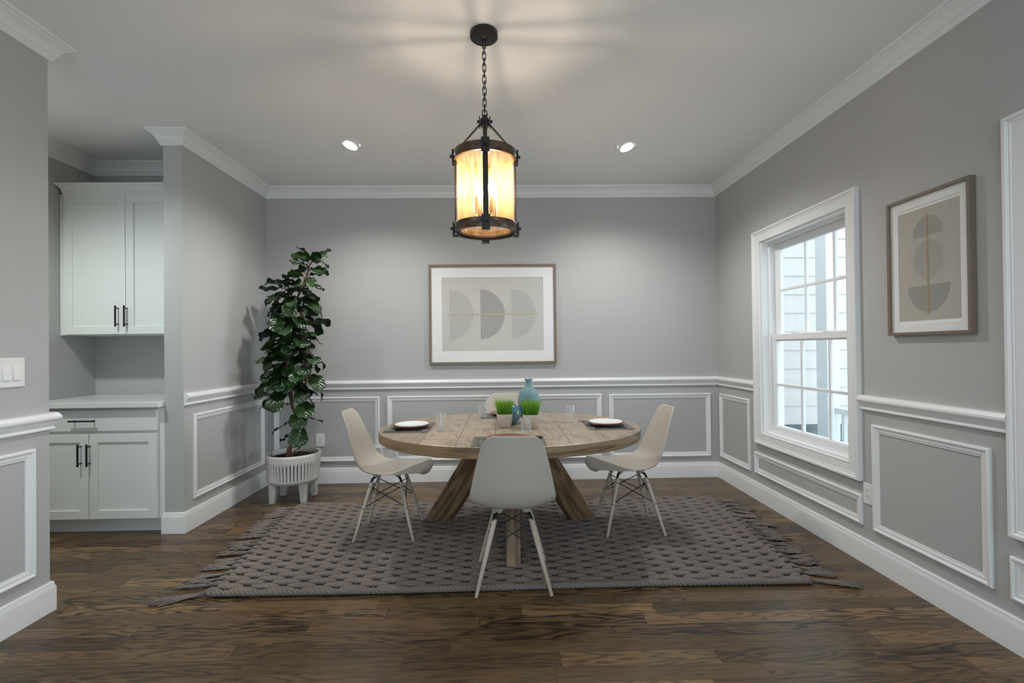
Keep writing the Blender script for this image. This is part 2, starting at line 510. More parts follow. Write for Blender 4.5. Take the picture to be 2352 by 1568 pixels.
def sweep(bm, path, prof, closed, fmap, mi=0):
    """prof (t, h): t along the left normal of the path, h out of its plane; the corners are mitred"""
    n = len(path)
    P = [Vector(p) for p in path]
    def nrm(a, b):
        d = (b - a).normalized()
        return Vector((-d.y, d.x))
    rings = []
    for i in range(n):
        n1 = nrm(P[i - 1], P[i]) if (closed or i > 0) else None
        n2 = nrm(P[i], P[(i + 1) % n]) if (closed or i < n - 1) else None
        if n1 is None: m = n2
        elif n2 is None: m = n1
        else: m = (n1 + n2) / (1 + n1.dot(n2))
        rings.append([bm.verts.new(fmap(P[i].x + m.x * t, P[i].y + m.y * t, h)) for t, h in prof])
    k = len(prof)
    for i in range(n if closed else n - 1):
        a, b = rings[i], rings[(i + 1) % n]
        for j in range(k):
            bm.faces.new((a[j], b[j], b[(j + 1) % k], a[(j + 1) % k])).material_index = mi
    if not closed:
        bm.faces.new(rings[0][::-1]).material_index = mi
        bm.faces.new(rings[-1]).material_index = mi

def rect(u0, u1, v0, v1):
    return [(u0, v0), (u1, v0), (u1, v1), (u0, v1)]      # counter-clockwise: left normal points inward

on_back = lambda u, v, h: (u, YB - h, v)
on_right = lambda u, v, h: (XR - h, u, v)
on_left = lambda u, v, h: (XL + h, u, v)
flat = lambda x, y, z: (x, y, z)

# ------------------------------------------------------------------ the setting
def struct(name, bm, m, label, cat, **kw):
    return tag(build(name, bm, m, **kw), label, cat, kind='structure')

bm = NB(); box(bm, -3.5, XR + 0.16, YR - 0.2, YB + 0.2, -0.12, 0.0)
struct('floor', bm, 'floor', 'dark stained oak plank floor running through the dining room', 'floor')
bm = NB(); box(bm, -3.5, XR + 0.16, YR - 0.2, YB + 0.2, H, H + 0.12)
struct('ceiling', bm, 'ceiling', 'flat white ceiling above the dining table', 'ceiling')
bm = NB(); box(bm, XT, XR + 0.16, YB, YB + 0.2, 0, H)
struct('wall_back', bm, 'wall', 'grey back wall behind the table with wainscot panels', 'wall')
bm = NB(); box(bm, XT, XL, YP, YB, 0, H)
struct('wall_left', bm, 'wall', 'short grey wall beside the potted fig tree', 'wall')
bm = NB(); box(bm, XT, XL, YR, YN, 0, H)
struct('wall_near', bm, 'wall', 'grey wall nearest the camera carrying the light switches', 'wall')
bm = NB()
yspans = [(YR - 0.2, WY0 + W2), (WY1 + W2, WY0), (WY1, YB + 0.2)]
for a, b_ in yspans:
    box(bm, XR, XR + 0.16, a, b_, 0, H)
for s in (0, W2):
    box(bm, XR, XR + 0.16, WY0 + s, WY1 + s, 0, WZ0)
    box(bm, XR, XR + 0.16, WY0 + s, WY1 + s, WZ1, H)
bmesh.ops.remove_doubles(bm, verts=bm.verts, dist=1e-5)
struct('wall_right', bm, 'wall', 'grey window wall with wainscot panels and a framed print', 'wall')
bm = NB(); box(bm, XPL - 0.2, XPL, 1.0, YPB + 0.2, 0, H)
struct('wall_pantry_side', bm, 'wall', 'grey side wall of the cabinet niche', 'wall')
bm = NB(); box(bm, XPL, XT, YPB, YPB + 0.2, 0, H)
struct('wall_pantry_back', bm, 'wall', 'grey back wall of the cabinet niche above the counter', 'wall')
bm = NB(); box(bm, XPL - 0.2, XT, 0.8, 1.0, 0, H)  # unseen wall, added to stop light leaking in through the hall
struct('wall_light_block', bm, 'wall', 'added grey wall closing the unseen hall against light leaks', 'wall')
# wall behind the camera, with an unseen wide opening added to let in fill light
bm = NB()
box(bm, XT, -1.75, YR - 0.2, YR, 0, H)
box(bm, 1.70, XR, YR - 0.2, YR, 0, H)
box(bm, -1.75, 1.70, YR - 0.2, YR, 2.35, H)
struct('wall_rear', bm, 'wall', 'grey wall behind the camera with a wide opening added for fill light', 'wall')

CROWN = [(0, -0.098), (0.012, -0.098), (0.015, -0.088), (0.020, -0.082), (0.021, -0.074), (0.027, -0.070), (0.029, -0.060), (0.035, -0.047), (0.045, -0.034), (0.056, -0.026), (0.063, -0.021), (0.066, -0.016), (0.073, -0.015), (0.075, -0.010), (0.075, 0), (0, 0)]
crown_prof = [(t, z + H) for t, z in CROWN]
bm = NB()
sweep(bm, [(XR, YR), (XR, YB), (XL, YB), (XL, YP), (XT, YP), (XT, YPB), (XPL, YPB), (XPL, 1.0)], crown_prof, False, flat)
struct('trim_1', bm, 'trim', 'white crown moulding around the dining room and cabinet niche', 'trim', smooth=25)
bm = NB(); sweep(bm, [(XT, YN), (XL, YN), (XL, YR)], crown_prof, False, flat)
struct('trim_2', bm, 'trim', 'white crown moulding on the wall nearest the camera', 'trim', smooth=25)

BASE = [(0, 0.140), (0.007, 0.140), (0.011, 0.134), (0.012, 0.122), (0.0155, 0.114), (0.0165, 0.106), (0.0165, 0.0), (0, 0)]
bm = NB(); sweep(bm, [(XR, YR), (XR, YB), (XL, YB), (XL, YP), (XT, YP), (XT, YP + 0.05)], BASE, False, flat)
struct('baseboard_main', bm, 'trim', 'tall white baseboard around the dining room', 'baseboard', smooth=25)
bm = NB(); sweep(bm, [(XT, YN), (XL, YN), (XL, YR)], BASE, False, flat)
struct('baseboard_near', bm, 'trim', 'white baseboard on the wall nearest the camera', 'baseboard', smooth=25)

RAIL = [(0, 0.948), (0.016, 0.948), (0.024, 0.945), (0.028, 0.938), (0.033, 0.930), (0.034, 0.920), (0.030, 0.912), (0.022, 0.906), (0.018, 0.894), (0.012, 0.884), (0.012, 0.878), (0.016, 0.875), (0.016, 0.869), (0.010, 0.865), (0, 0.865)]
for k, (path, lab) in enumerate([
        ([(XR, WY1 + 0.09), (XR, YB), (XL, YB), (XL, YP + 0.002)], 'white chair rail along the back wall behind the table'),
        ([(XR, WY1 + W2 + 0.09), (XR, WY0 - 0.09)], 'white chair rail below the tall framed print'),
        ([(XR, YR), (XR, WY0 + W2 - 0.09)], 'white chair rail on the window wall beyond the second window'),
        ([(XT, YN), (XL, YN), (XL, YR)], 'white chair rail below the light switches')]):
    bm = NB(); sweep(bm, path, RAIL, False, flat)
    struct('trim_%d' % (3 + k), bm, 'trim', lab, 'trim', smooth=25)

PANEL = [(0, 0), (0, 0.010), (0.004, 0.015), (0.011, 0.017), (0.016, 0.013), (0.018, 0.010), (0.032, 0.009), (0.036, 0.006), (0.043, 0.005), (0.044, 0)]
panels = [
    (on_back, [(-1.275, 0.199), (-2.109, 0.199), (-2.109, 0.798), (-1.137, 0.796), (-1.137, 0.346)], False, -1, 'white wainscot panel moulding behind the potted fig tree'),
    (on_back, [(-0.962, 0.196), (-0.104, 0.194), (-0.104, 0.796), (-1.066, 0.798), (-1.066, 0.346)], False, 1, 'white wainscot panel moulding right above the wall vent'),
    (on_back, rect(-0.026, 0.937, 0.197, 0.795), True, 1, 'white wainscot panel moulding behind the blue vases'),
    (on_back, rect(1.008, 1.970, 0.195, 0.790), True, 1, 'white wainscot panel moulding on the back wall nearest the window'),
    (on_right, rect(3.935, 4.473, 0.203, 0.790), True, 1, 'narrow white wainscot panel moulding between corner and window'),
    (on_right, rect(2.702, 3.861, 0.211, 0.380), True, 1, 'long low white wainscot panel moulding under the window'),
    (on_right, rect(1.975, 2.620, 0.209, 0.791), True, 1, 'large white wainscot panel moulding under the tall framed print'),
    (on_right, rect(0.760, 1.902, 0.204, 0.378), True, 1, 'low white wainscot panel moulding under the cut-off second window'),
    (on_left, rect(3.445, 4.452, 0.203, 0.794), True, 1, 'white wainscot panel moulding on the short wall beside the fig'),
    (on_left, rect(1.30, 2.292, 0.200, 0.791), True, 1, 'white wainscot panel moulding below the light switches'),
]
for k, (fm, path, closed, sgn, lab) in enumerate(panels):
    bm = NB()
    sweep(bm, path, [(t * sgn, h) for t, h in PANEL], closed, fm)
    struct('trim_%d' % (7 + k), bm, 'trim', lab, 'trim', smooth=25)

# ------------------------------------------------------------------ windows
CASING = [(0, 0), (0, 0.026), (0.004, 0.031), (0.016, 0.031), (0.020, 0.026), (0.024, 0.022), (0.030, 0.024), (0.034, 0.020), (0.080, 0.016), (0.086, 0.019), (0.090, 0.015), (0.090, 0)]
def make_window(name, label):
    root = thing(name, label, 'window', (XR, 0, 0), kind='structure')
    loc = lambda u, v, h: (-h, u, v)
    bm = NB(); sweep(bm, rect(WY0 - 0.09, WY1 + 0.09, WZ0 - 0.09, WZ1 + 0.09), CASING, True, loc)
    build('casing', bm, 'trim', root, smooth=25)
    bm = NB()
    sweep(bm, rect(WY0 - 0.001, WY1 + 0.001, WZ0 - 0.001, WZ1 + 0.001), [(0, 0), (0.014, 0), (0.014, -0.16), (0, -0.16)], True, loc)
    sweep(bm, rect(WY0 + 0.013, WY1 - 0.013, WZ0 + 0.013, WZ1 - 0.013), [(0, -0.050), (0.016, -0.050), (0.016, -0.060), (0.010, -0.064), (0.010, -0.135), (0, -0.135)], True, loc)
    build('jamb', bm, 'trim', root, smooth=25)
    zm = 1.296
    def sash(nm, z0, z1, hin, y0, y1, gy, gz):
        bm = NB()
        sw = 0.052
        sweep(bm, rect(y0, y1, z0, z1), [(0, -hin), (sw - 0.012, -hin), (sw, -hin - 0.010), (sw, -hin - 0.034), (0, -hin - 0.034)], True, loc)
        s = build(nm, bm, 'trim', root, smooth=25)
        bm = NB(); box(bm, hin + 0.017, hin + 0.021, y0 + sw - 0.004, y1 - sw + 0.004, z0 + sw - 0.004, z1 - sw + 0.004)
        build('pane', bm, 'pane', s)
        for g in gy:
            bm = NB(); box(bm, hin + 0.008, hin + 0.030, g - 0.010, g + 0.010, z0 + sw, z1 - sw)
            build('muntin', bm, 'trim', s, bevel=0.003)
        bm = NB(); box(bm, hin + 0.009, hin + 0.029, y0 + sw, y1 - sw, gz - 0.010, gz + 0.010)
        build('muntin', bm, 'trim', s, bevel=0.003)
        return s
    up = sash('upper_sash', zm - 0.022, WZ1 - 0.022, 0.098, WY0 + 0.022, WY1 - 0.022, (3.362, 3.066), 1.655)
    lo = sash('lower_sash', WZ0 + 0.022, zm + 0.020, 0.062, WY0 + 0.022, WY1 - 0.022, (3.362, 3.072), 0.932)
    for yy in (WY0 + 0.30, WY1 - 0.30):
        bm = NB(); box(bm, 0.066, 0.096, yy - 0.03, yy + 0.03, zm + 0.020, zm + 0.030)
        build('sash_lock', bm, 'trim', lo, bevel=0.003)
    return root
win1 = make_window('window_1', 'white double-hung window with grilles between corner and tall framed print')
win2 = copy_tree(win1)
win2.name = 'window_2'
win2.location.y = W2
tag(win2, 'white casing of the second window cut off by the picture edge', 'window', kind='structure')

# ------------------------------------------------------------------ outside the window
bm = NB(); box(bm, XR + 0.3, 9, -6, 9, -0.45, -0.30)
struct('ground_outside', bm, 'concrete', 'pale concrete porch ground outside the window', 'ground')
bm = NB()
k = 0
z = 0.459
while z < 4.2:
    box(bm, 2.22, 7.5, 4.650, 4.80, z, z + 0.001)
    v = [bm.verts.new(p) for p in ((2.22, 4.649, z), (7.5, 4.649, z), (7.5, 4.657, z + 0.181), (2.22, 4.657, z + 0.181), (2.22, 4.657, z), (7.5, 4.657, z))]
    bm.faces.new((v[0], v[1], v[2], v[3])); bm.faces.new((v[0], v[4], v[5], v[1]))
    z += 0.181
box(bm, 2.22, 7.5, 4.66, 4.80, 0.459, 4.2)
struct('wall_exterior', bm, 'siding', 'white lap siding wall seen through the window', 'wall', recalc=False)
bm = NB()
box(bm, 2.22, 7.5, 4.66, 4.80, -0.3, 0.459)
for row in range(4):
    x = 2.2 + 0.13 * (row % 2)
    while x < 4.6:
        wd = R.uniform(0.24, 0.42)
        box(bm, x + 0.004, x + wd - 0.004, 4.615, 4.665, 0.459 - 0.155 * (row + 1) + 0.004, 0.459 - 0.155 * row - 0.004)
        x += wd
struct('wall_foundation', bm, 'stone', 'blue grey stone base below the white siding outside', 'wall', bevel=0.01)

col = thing('porch_column', 'white square porch column outside the window', 'column', (2.945, 4.30, -0.30))
bm = NB(); box(bm, -0.055, 0.055, -0.075, 0.075, 0, 4.0); build('shaft', bm, 'ext_white', col, bevel=0.004)
bm = NB(); box(bm, -0.07, 0.07, -0.09, 0.09, 0, 0.14); build('plinth', bm, 'ext_white', col, bevel=0.004)
rl = thing('porch_railing', 'white porch railing with slim balusters outside the window', 'railing', (2.955, 2.75, -0.30))
bm = NB(); box(bm, -0.035, 0.035, -1.4, 1.46, 0.93, 0.98); build('top_rail', bm, 'ext_white', rl, bevel=0.006)
bm = NB(); box(bm, -0.02, 0.02, -1.4, 1.46, 0.10, 0.14); build('bottom_rail', bm, 'ext_white', rl, bevel=0.004)
y = 1.36
bal = None
while y > -1.4:
    if bal is None:
        bm = NB(); box(bm, -0.016, 0.016, -0.016, 0.016, 0.14, 0.93)
        bal = build('baluster', bm, 'ext_white', rl)
        bal.location.y = y
    else:
        b2 = bal.copy(); COL.objects.link(b2); b2.location.y = y
    y -= 0.115
bm = NB(); box(bm, -0.045, 0.045, -1.49, -1.40, 0, 1.05); build('newel_post', bm, 'ext_white', rl, bevel=0.004)

# ------------------------------------------------------------------ cabinets
def shaker(bm, x0, x1, z0, z1, y, rail=0.057):
    """door facing -Y with its front at y"""
    sweep(bm, rect(x0, x1, z0, z1), [(0, 0), (0, 0.019), (0.001, 0.020), (rail - 0.001, 0.020), (rail, 0.019), (rail, 0.010), (rail, 0.0)], True, lambda u, v, h: (u, y + 0.020 - h, v))
    box(bm, x0 + rail - 0.002, x1 - rail + 0.002, y + 0.010, y + 0.020, z0 + rail - 0.002, z1 - rail + 0.002)

def pull(parent, x, z, y, length, vertical):
    bm = NB()
    if vertical:
        tube(bm, [(x, y - 0.030, z - length / 2), (x, y - 0.030, z + length / 2)], 0.006, 10)
        for s in (-1, 1):
            tube(bm, [(x, y + 0.001, z + s * length * 0.38), (x, y - 0.030, z + s * length * 0.38)], 0.0045, 8)
    else:
        tube(bm, [(x - length / 2, y - 0.030, z), (x + length / 2, y - 0.030, z)], 0.006, 10)
        for s in (-1, 1):
            tube(bm, [(x + s * length * 0.38, y + 0.001, z), (x + s * length * 0.38, y - 0.030, z)], 0.0045, 8)
    h = build('handle', bm, 'black', parent, smooth=40)
    tag(h, 'black bar handle')

def in_space(root, make):
    return make

bx, by = -2.77, 3.64
bc = thing('base_cabinet', 'white base cabinet with one drawer and two doors under the counter', 'cabinet', (bx, by, 0))
bm = NB()
box(bm, XPL + 0.002 - bx, XT - 0.002 - bx, 3.352 - by, YPB - 0.002 - by, 0.10, 0.860)
build('body', bm, 'cabinet', bc, bevel=0.0015)
bm = NB(); box(bm, XPL + 0.002 - bx, XT - 0.03 - bx, 3.41 - by, 3.43 - by, 0, 0.10)
build('toe_kick', bm, 'cabinet', bc)
for (x0, x1, hx) in ((-3.215, -2.794, -2.841), (-2.790, -2.340, -2.782)):
    bm = NB(); shaker(bm, x0 - bx, x1 - bx, 0.110, 0.683, 3.330 - by)
    dr = build('door', bm, 'cabinet', bc)
    pull(dr, hx - bx, 0.544, 3.330 - by, 0.150, True)
bm = NB(); box(bm, -3.215 - bx, -2.340 - bx, 3.330 - by, 3.351 - by, 0.703, 0.845)
dr = build('drawer', bm, 'cabinet', bc, bevel=0.002)
pull(dr, -2.817 - bx, 0.774, 3.330 - by, 0.170, False)

bm = NB(); box(bm, XPL + 0.002, XT - 0.002, 3.292, YPB - 0.002, 0.862, 0.898)
ct = build('countertop', bm, 'quartz', bevel=0.003)
tag(ct, 'pale speckled quartz countertop on the white base cabinet', 'countertop')

ux, uy = -2.77, 3.76
uc = thing('wall_cabinet', 'white two-door wall cabinet with crown top hung above the counter', 'cabinet', (ux, uy, 1.362))
def uz(z): return z - 1.362
bm = NB(); box(bm, XPL + 0.003 - ux, XT - 0.002 - ux, 3.622 - uy, YPB - 0.002 - uy, 0, uz(2.40)); build('body', bm, 'cabinet', uc, bevel=0.0015)
for (x0, x1, hx) in ((-3.187, -2.749, -2.800), (-2.746, -2.306, -2.737)):
    bm = NB(); shaker(bm, x0 - ux, x1 - ux, uz(1.367), uz(2.386), 3.600 - uy)
    dr = build('door', bm, 'cabinet', uc)
    pull(dr, hx - ux, uz(1.497), 3.600 - uy, 0.154, True)
bm = NB()
prof = [(0, 2.384), (0.010, 2.384), (0.013, 2.392), (0.013, 2.402), (0.020, 2.410), (0.018, 2.420), (0.022, 2.432), (0.034, 2.448), (0.048, 2.456), (0.050, 2.468), (0, 2.468)]
prof = [(-t, uz(z)) for t, z in prof]
sweep(bm, [(XPL + 0.055 - ux, YPB - 0.3 - uy), (XPL + 0.055 - ux, 3.615 - uy), (XT - 0.004 - ux, 3.615 - uy)], [(t, z) for t, z in prof], False, flat)
box(bm, XPL + 0.056 - ux, XT - 0.004 - ux, 3.616 - uy, YPB - 0.002 - uy, uz(2.40), uz(2.468))
build('crown_moulding', bm, 'cabinet', uc, smooth=25)

# ------------------------------------------------------------------ ceiling lights
def can(x, y, tx, ty, label):
    t = thing('recessed_light', label, 'ceiling light', (x, y, H), group='recessed ceiling lights')
    bm = NB(); lathe(bm, [(0.060, -0.004), (0.078, -0.008), (0.086, -0.004), (0.086, 0.0), (0.060, 0.0)], 40)
    f = [v for v in bm.verts]
    build('trim_ring', bm, 'trim', t, smooth=40)
    bm = NB()
    n = Vector((tx, ty, -1)).normalized()
    q = n.to_track_quat('-Z', 'Y').to_matrix()
    rings = lathe(bm, [(0.062, 0.010), (0.062, -0.012), (0.055, -0.018), (0.053, -0.013)], 36)
    for v in bm.verts: v.co = q @ v.co
    build('eyeball', bm, 'trim', t, smooth=50)
    bm = NB(); lathe(bm, [(0.0534, -0.0135), (0.030, -0.0165), (0.004, -0.0175)], 36, close_top=True)
    for v in bm.verts: v.co = q @ v.co
    build('lens', bm, 'lens', t, smooth=60)
can(can_spots[0][0], can_spots[0][1], -0.28, -0.22, 'recessed ceiling light on the fig tree side of the pendant')
can(can_spots[1][0], can_spots[1][1], 0.28, -0.22, 'recessed ceiling light on the window side of the pendant')

# pendant lantern
PX, PY = -0.067, 2.300
pd = thing('pendant_light', 'bronze drum lantern with seeded glass hung on a chain above the table', 'pendant lamp', (PX, PY, H))
def pz(z): return z - H
bm = NB(); lathe(bm, [(0.004, pz(2.7385)), (0.064, pz(2.7385)), (0.066, pz(2.735)), (0.066, pz(2.716)), (0.062, pz(2.712)), (0.020, pz(2.710)), (0.014, pz(2.706)), (0.012, pz(2.694)), (0.004, pz(2.692))], 48, True, True)
build('canopy', bm, 'bronze', pd, smooth=40)
nl = 12
ztop, zbot = 2.697, 2.362
pitch = (ztop - zbot) / nl
link = None
for k in range(nl):
    zc = pz(ztop - pitch * (k + 0.5))
    if link is None:
        bm = NB()
        hl, r = 0.0205, 0.0085
        loop = []
        for j in range(24):
            a = 2 * PI * j / 24
            loop.append(Vector((r * math.cos(a), 0, (hl - r) * (1 if math.sin(a) >= 0 else -1) + r * math.sin(a))))
        rings = []
        for j, p in enumerate(loop):
            t = (loop[(j + 1) % 24] - loop[j - 1]).normalized()
            nn = Vector((0, 1, 0)); bb = t.cross(nn)
            rings.append([bm.verts.new(p + (nn * math.cos(2 * PI * q / 8) + bb * math.sin(2 * PI * q / 8)) * 0.0021) for q in range(8)])
        for j in range(24):
            for q in range(8):
                bm.faces.new((rings[j][q], rings[j][(q + 1) % 8], rings[(j + 1) % 24][(q + 1) % 8], rings[(j + 1) % 24][q]))
        link = build('chain_link', bm, 'bronze', pd, smooth=60)
        L = link
    else:
        L = link.copy(); COL.objects.link(L)
    L.location = (0, 0, zc)
    L.rotation_euler = (0, 0, 0.3 + (PI / 2 if k % 2 else 0) + 0.12 * math.sin(k * 2.1))
bm = NB()
lp = [Vector((0.0135 * math.cos(a), 0, pz(2.350) + 0.020 * math.sin(a))) for a in [2 * PI * j / 28 for j in range(28)]]
tube(bm, lp + [lp[0], lp[1]], 0.0024, 8, False)
build('hanging_loop', bm, 'bronze', pd, smooth=60).rotation_euler = (0, 0, 0.5)
bm = NB()
lathe(bm, [(0.004, pz(2.338)), (0.010, pz(2.336)), (0.021, pz(2.325)), (0.021, pz(2.292)), (0.016, pz(2.284)), (0.004, pz(2.280))], 8, True, True)
for a in range(4):
    m = Matrix.Rotation(a * PI / 2, 4, 'Z')
    obox(bm, m @ Matrix.Translation((0.0245, 0, pz(2.309))), 0.005, 0.022, 0.052)
    obox(bm, m @ Matrix.Translation((0.031, 0, pz(2.313))), 0.012, 0.011, 0.011)
build('hub', bm, 'bronze', pd, bevel=0.0012)
bm = NB()
tube(bm, [(0, 0, pz(2.285)), (0, 0, pz(1.80))], 0.005, 10)
build('centre_rod', bm, 'bronze', pd, smooth=40)
RO = 0.150
for zt, zb_, nm in ((2.165, 2.122, 'upper_ring'), (1.822, 1.779, 'lower_ring')):
    bm = NB()
    lathe(bm, [(RO - 0.014, pz(zb_)), (RO - 0.001, pz(zb_)), (RO, pz(zb_) + 0.002), (RO, pz(zt) - 0.002), (RO - 0.001, pz(zt)), (RO - 0.014, pz(zt)), (RO - 0.014, pz(zb_))], 72)
    build(nm, bm, 'ring_wood', pd, smooth=40)
bm = NB(); lathe(bm, [(RO - 0.030, pz(1.786)), (RO - 0.0145, pz(1.786)), (RO - 0.0145, pz(1.795)), (RO - 0.030, pz(1.795)), (RO - 0.030, pz(1.786))], 72)
build('inner_lip', bm, 'bronze', pd, smooth=40)
bm = NB(); lathe(bm, [(0.1345, pz(1.797)), (0.1345, pz(1.88)), (0.1345, pz(2.0)), (0.1345, pz(2.145))], 72)
build('glass_shade', bm, 'shade_glass', pd, smooth=60)
st = None
for a in range(4):
    m = Matrix.Rotation(a * PI / 2 - PI / 2 + 0.035, 4, 'Z')
    bm = NB()
    obox(bm, m @ Matrix.Translation((RO - 0.0075, 0, pz(1.972))), 0.006, 0.024, 0.30)
    build('strap', bm, 'bronze', pd, bevel=0.001)
    for zc in (2.143, 1.800):
        bm = NB()
        obox(bm, m @ Matrix.Translation((RO + 0.0035, 0, pz(zc))), 0.007, 0.038, 0.062)
        obox(bm, m @ Matrix.Translation((RO - 0.006, 0, pz(zc) - 0.033)), 0.026, 0.038, 0.005)
        build('clamp', bm, 'bronze', pd, bevel=0.001)
        bm = NB(); obox(bm, m @ Matrix.Translation((RO + 0.012, 0, pz(zc) + 0.002)), 0.012, 0.012, 0.012)
        build('bolt', bm, 'bronze', pd, bevel=0.0015)
    bm = NB()
    p0 = m @ Vector((0.022, 0, pz(2.300))); p1 = m @ Vector((RO - 0.006, 0, pz(2.160)))
    d = (p1 - p0)
    mm = Matrix.Translation((p0 + p1) / 2) @ d.to_track_quat('Z', 'Y').to_matrix().to_4x4() 
    side = m @ Vector((0, 1, 0))
    zax = d.normalized(); xax = zax.cross(side).normalized()
    mm = Matrix(((xax.x, side.x, zax.x, 0), (xax.y, side.y, zax.y, 0), (xax.z, side.z, zax.z, 0), (0, 0, 0, 1)))
    mm.translation = (p0 + p1) / 2
    obox(bm, mm, 0.005, 0.018, d.length)
    build('arm', bm, 'bronze', pd, bevel=0.001)
for a in range(4):
    an = a * PI / 2 + 0.62
    cxx, cyy = 0.048 * math.cos(an), 0.048 * math.sin(an)
    bm = NB()
    lathe(bm, [(0.004, pz(1.868)), (0.0105, pz(1.870)), (0.0105, pz(1.940)), (0.009, pz(1.946)), (0.004, pz(1.947))], 14, True, True, cx=cxx, cy=cyy)
    tube(bm, [(0, 0, pz(1.862)), (cxx * 0.5, cyy * 0.5, pz(1.856)), (cxx, cyy, pz(1.870))], 0.0035, 8)
    s = build('candle_socket', bm, 'bronze', pd, smooth=40)
    bm = NB()
    lathe(bm, [(0.006, pz(1.948)), (0.012, pz(1.962)), (0.0155, pz(1.980)), (0.013, pz(2.002)), (0.006, pz(2.022)), (0.001, pz(2.032))], 12, True, True, cx=cxx, cy=cyy)
    build('bulb', bm, 'bulb', s, smooth=60)

# ------------------------------------------------------------------ dining table
TX, TY, TZ = 0.050, 3.030, 0.745
tb = thing('dining_table', 'large round washed oak dining table on slanted beam legs', 'table', (TX, TY, 0.0))
bm = NB()
rx, ry, th = 0.803, 0.655, 0.062
n = 128
prof = [(0.99, TZ - th), (0.998, TZ - th + 0.004), (1.0, TZ - 0.010), (0.997, TZ - 0.003), (0.990, TZ)]
rings = []
for f, z in prof:
    rings.append([bm.verts.new((rx * f * math.cos(2 * PI * k / n), ry * f * math.sin(2 * PI * k / n), z)) for k in range(n)])
for i in range(len(rings) - 1):
    for k in range(n):
        bm.faces.new((rings[i][k], rings[i][(k + 1) % n], rings[i + 1][(k + 1) % n], rings[i + 1][k])).material_index = 0 if i == len(rings) - 2 else 1
bm.faces.new(rings[-1]).material_index = 0
bm.faces.new(rings[0][::-1]).material_index = 1
build('tabletop', bm, ['oak_top', 'oak_edge'], tb, smooth=40)
def beam(foot, top, a, b, az):
    """slanted beam cut level at floor and under the top; a radial, b tangential"""
    d = (Vector(top) - Vector(foot))
    bm = NB()
    rad = Vector((math.cos(az), math.sin(az), 0)); tan = Vector((-math.sin(az), math.cos(az), 0))
    L = d.normalized()
    o_ = build('leg', bm, 'oak_beam', tb)
    me = o_.data
    bm = NB()
    lo = [Vector(foot) + rad * (sa * a / 2) + tan * (sb * b / 2) for sa, sb in ((-1, -1), (1, -1), (1, 1), (-1, 1))]
    hi = [p + d for p in lo]
    zax = L; yax = tan; xax = yax.cross(zax)
    mw = Matrix(((xax.x, yax.x, zax.x, foot[0]), (xax.y, yax.y, zax.y, foot[1]), (xax.z, yax.z, zax.z, foot[2]), (0, 0, 0, 1)))
    inv = mw.inverted()
    v = [bm.verts.new(inv @ p) for p in lo + hi]
    for f in ((0, 3, 2, 1), (4, 5, 6, 7), (0, 1, 5, 4), (1, 2, 6, 5), (2, 3, 7, 6), (3, 0, 4, 7)):
        bm.faces.new([v[i] for i in f])
    bmesh.ops.recalc_face_normals(bm, faces=bm.faces)
    bm.to_mesh(me); bm.free()
    o_.matrix_local = mw
    md = o_.modifiers.new('bevel', 'BEVEL'); md.width = 0.004; md.segments = 2
zt = TZ - th + 0.001
for (fx_, fy_, az) in ((-0.455, 3.475, math.radians(152)), (0.560, 3.455, math.radians(28)), (0.056, 2.790, math.radians(-90))):
    cx0, cy0 = TX, 3.18
    fxr, fyr = fx_ - TX, fy_ - TY
    rr = Vector((math.cos(az), math.sin(az)))
    topx, topy = cx0 - TX + rr.x * 0.115, cy0 - TY + rr.y * 0.115
    if az < 0: topx, topy = fxr - 0.006, cy0 - TY - 0.10
    beam((fxr, fyr, 0.016), (topx, topy, zt), 0.195 if az > 0 else 0.20, 0.082, az)

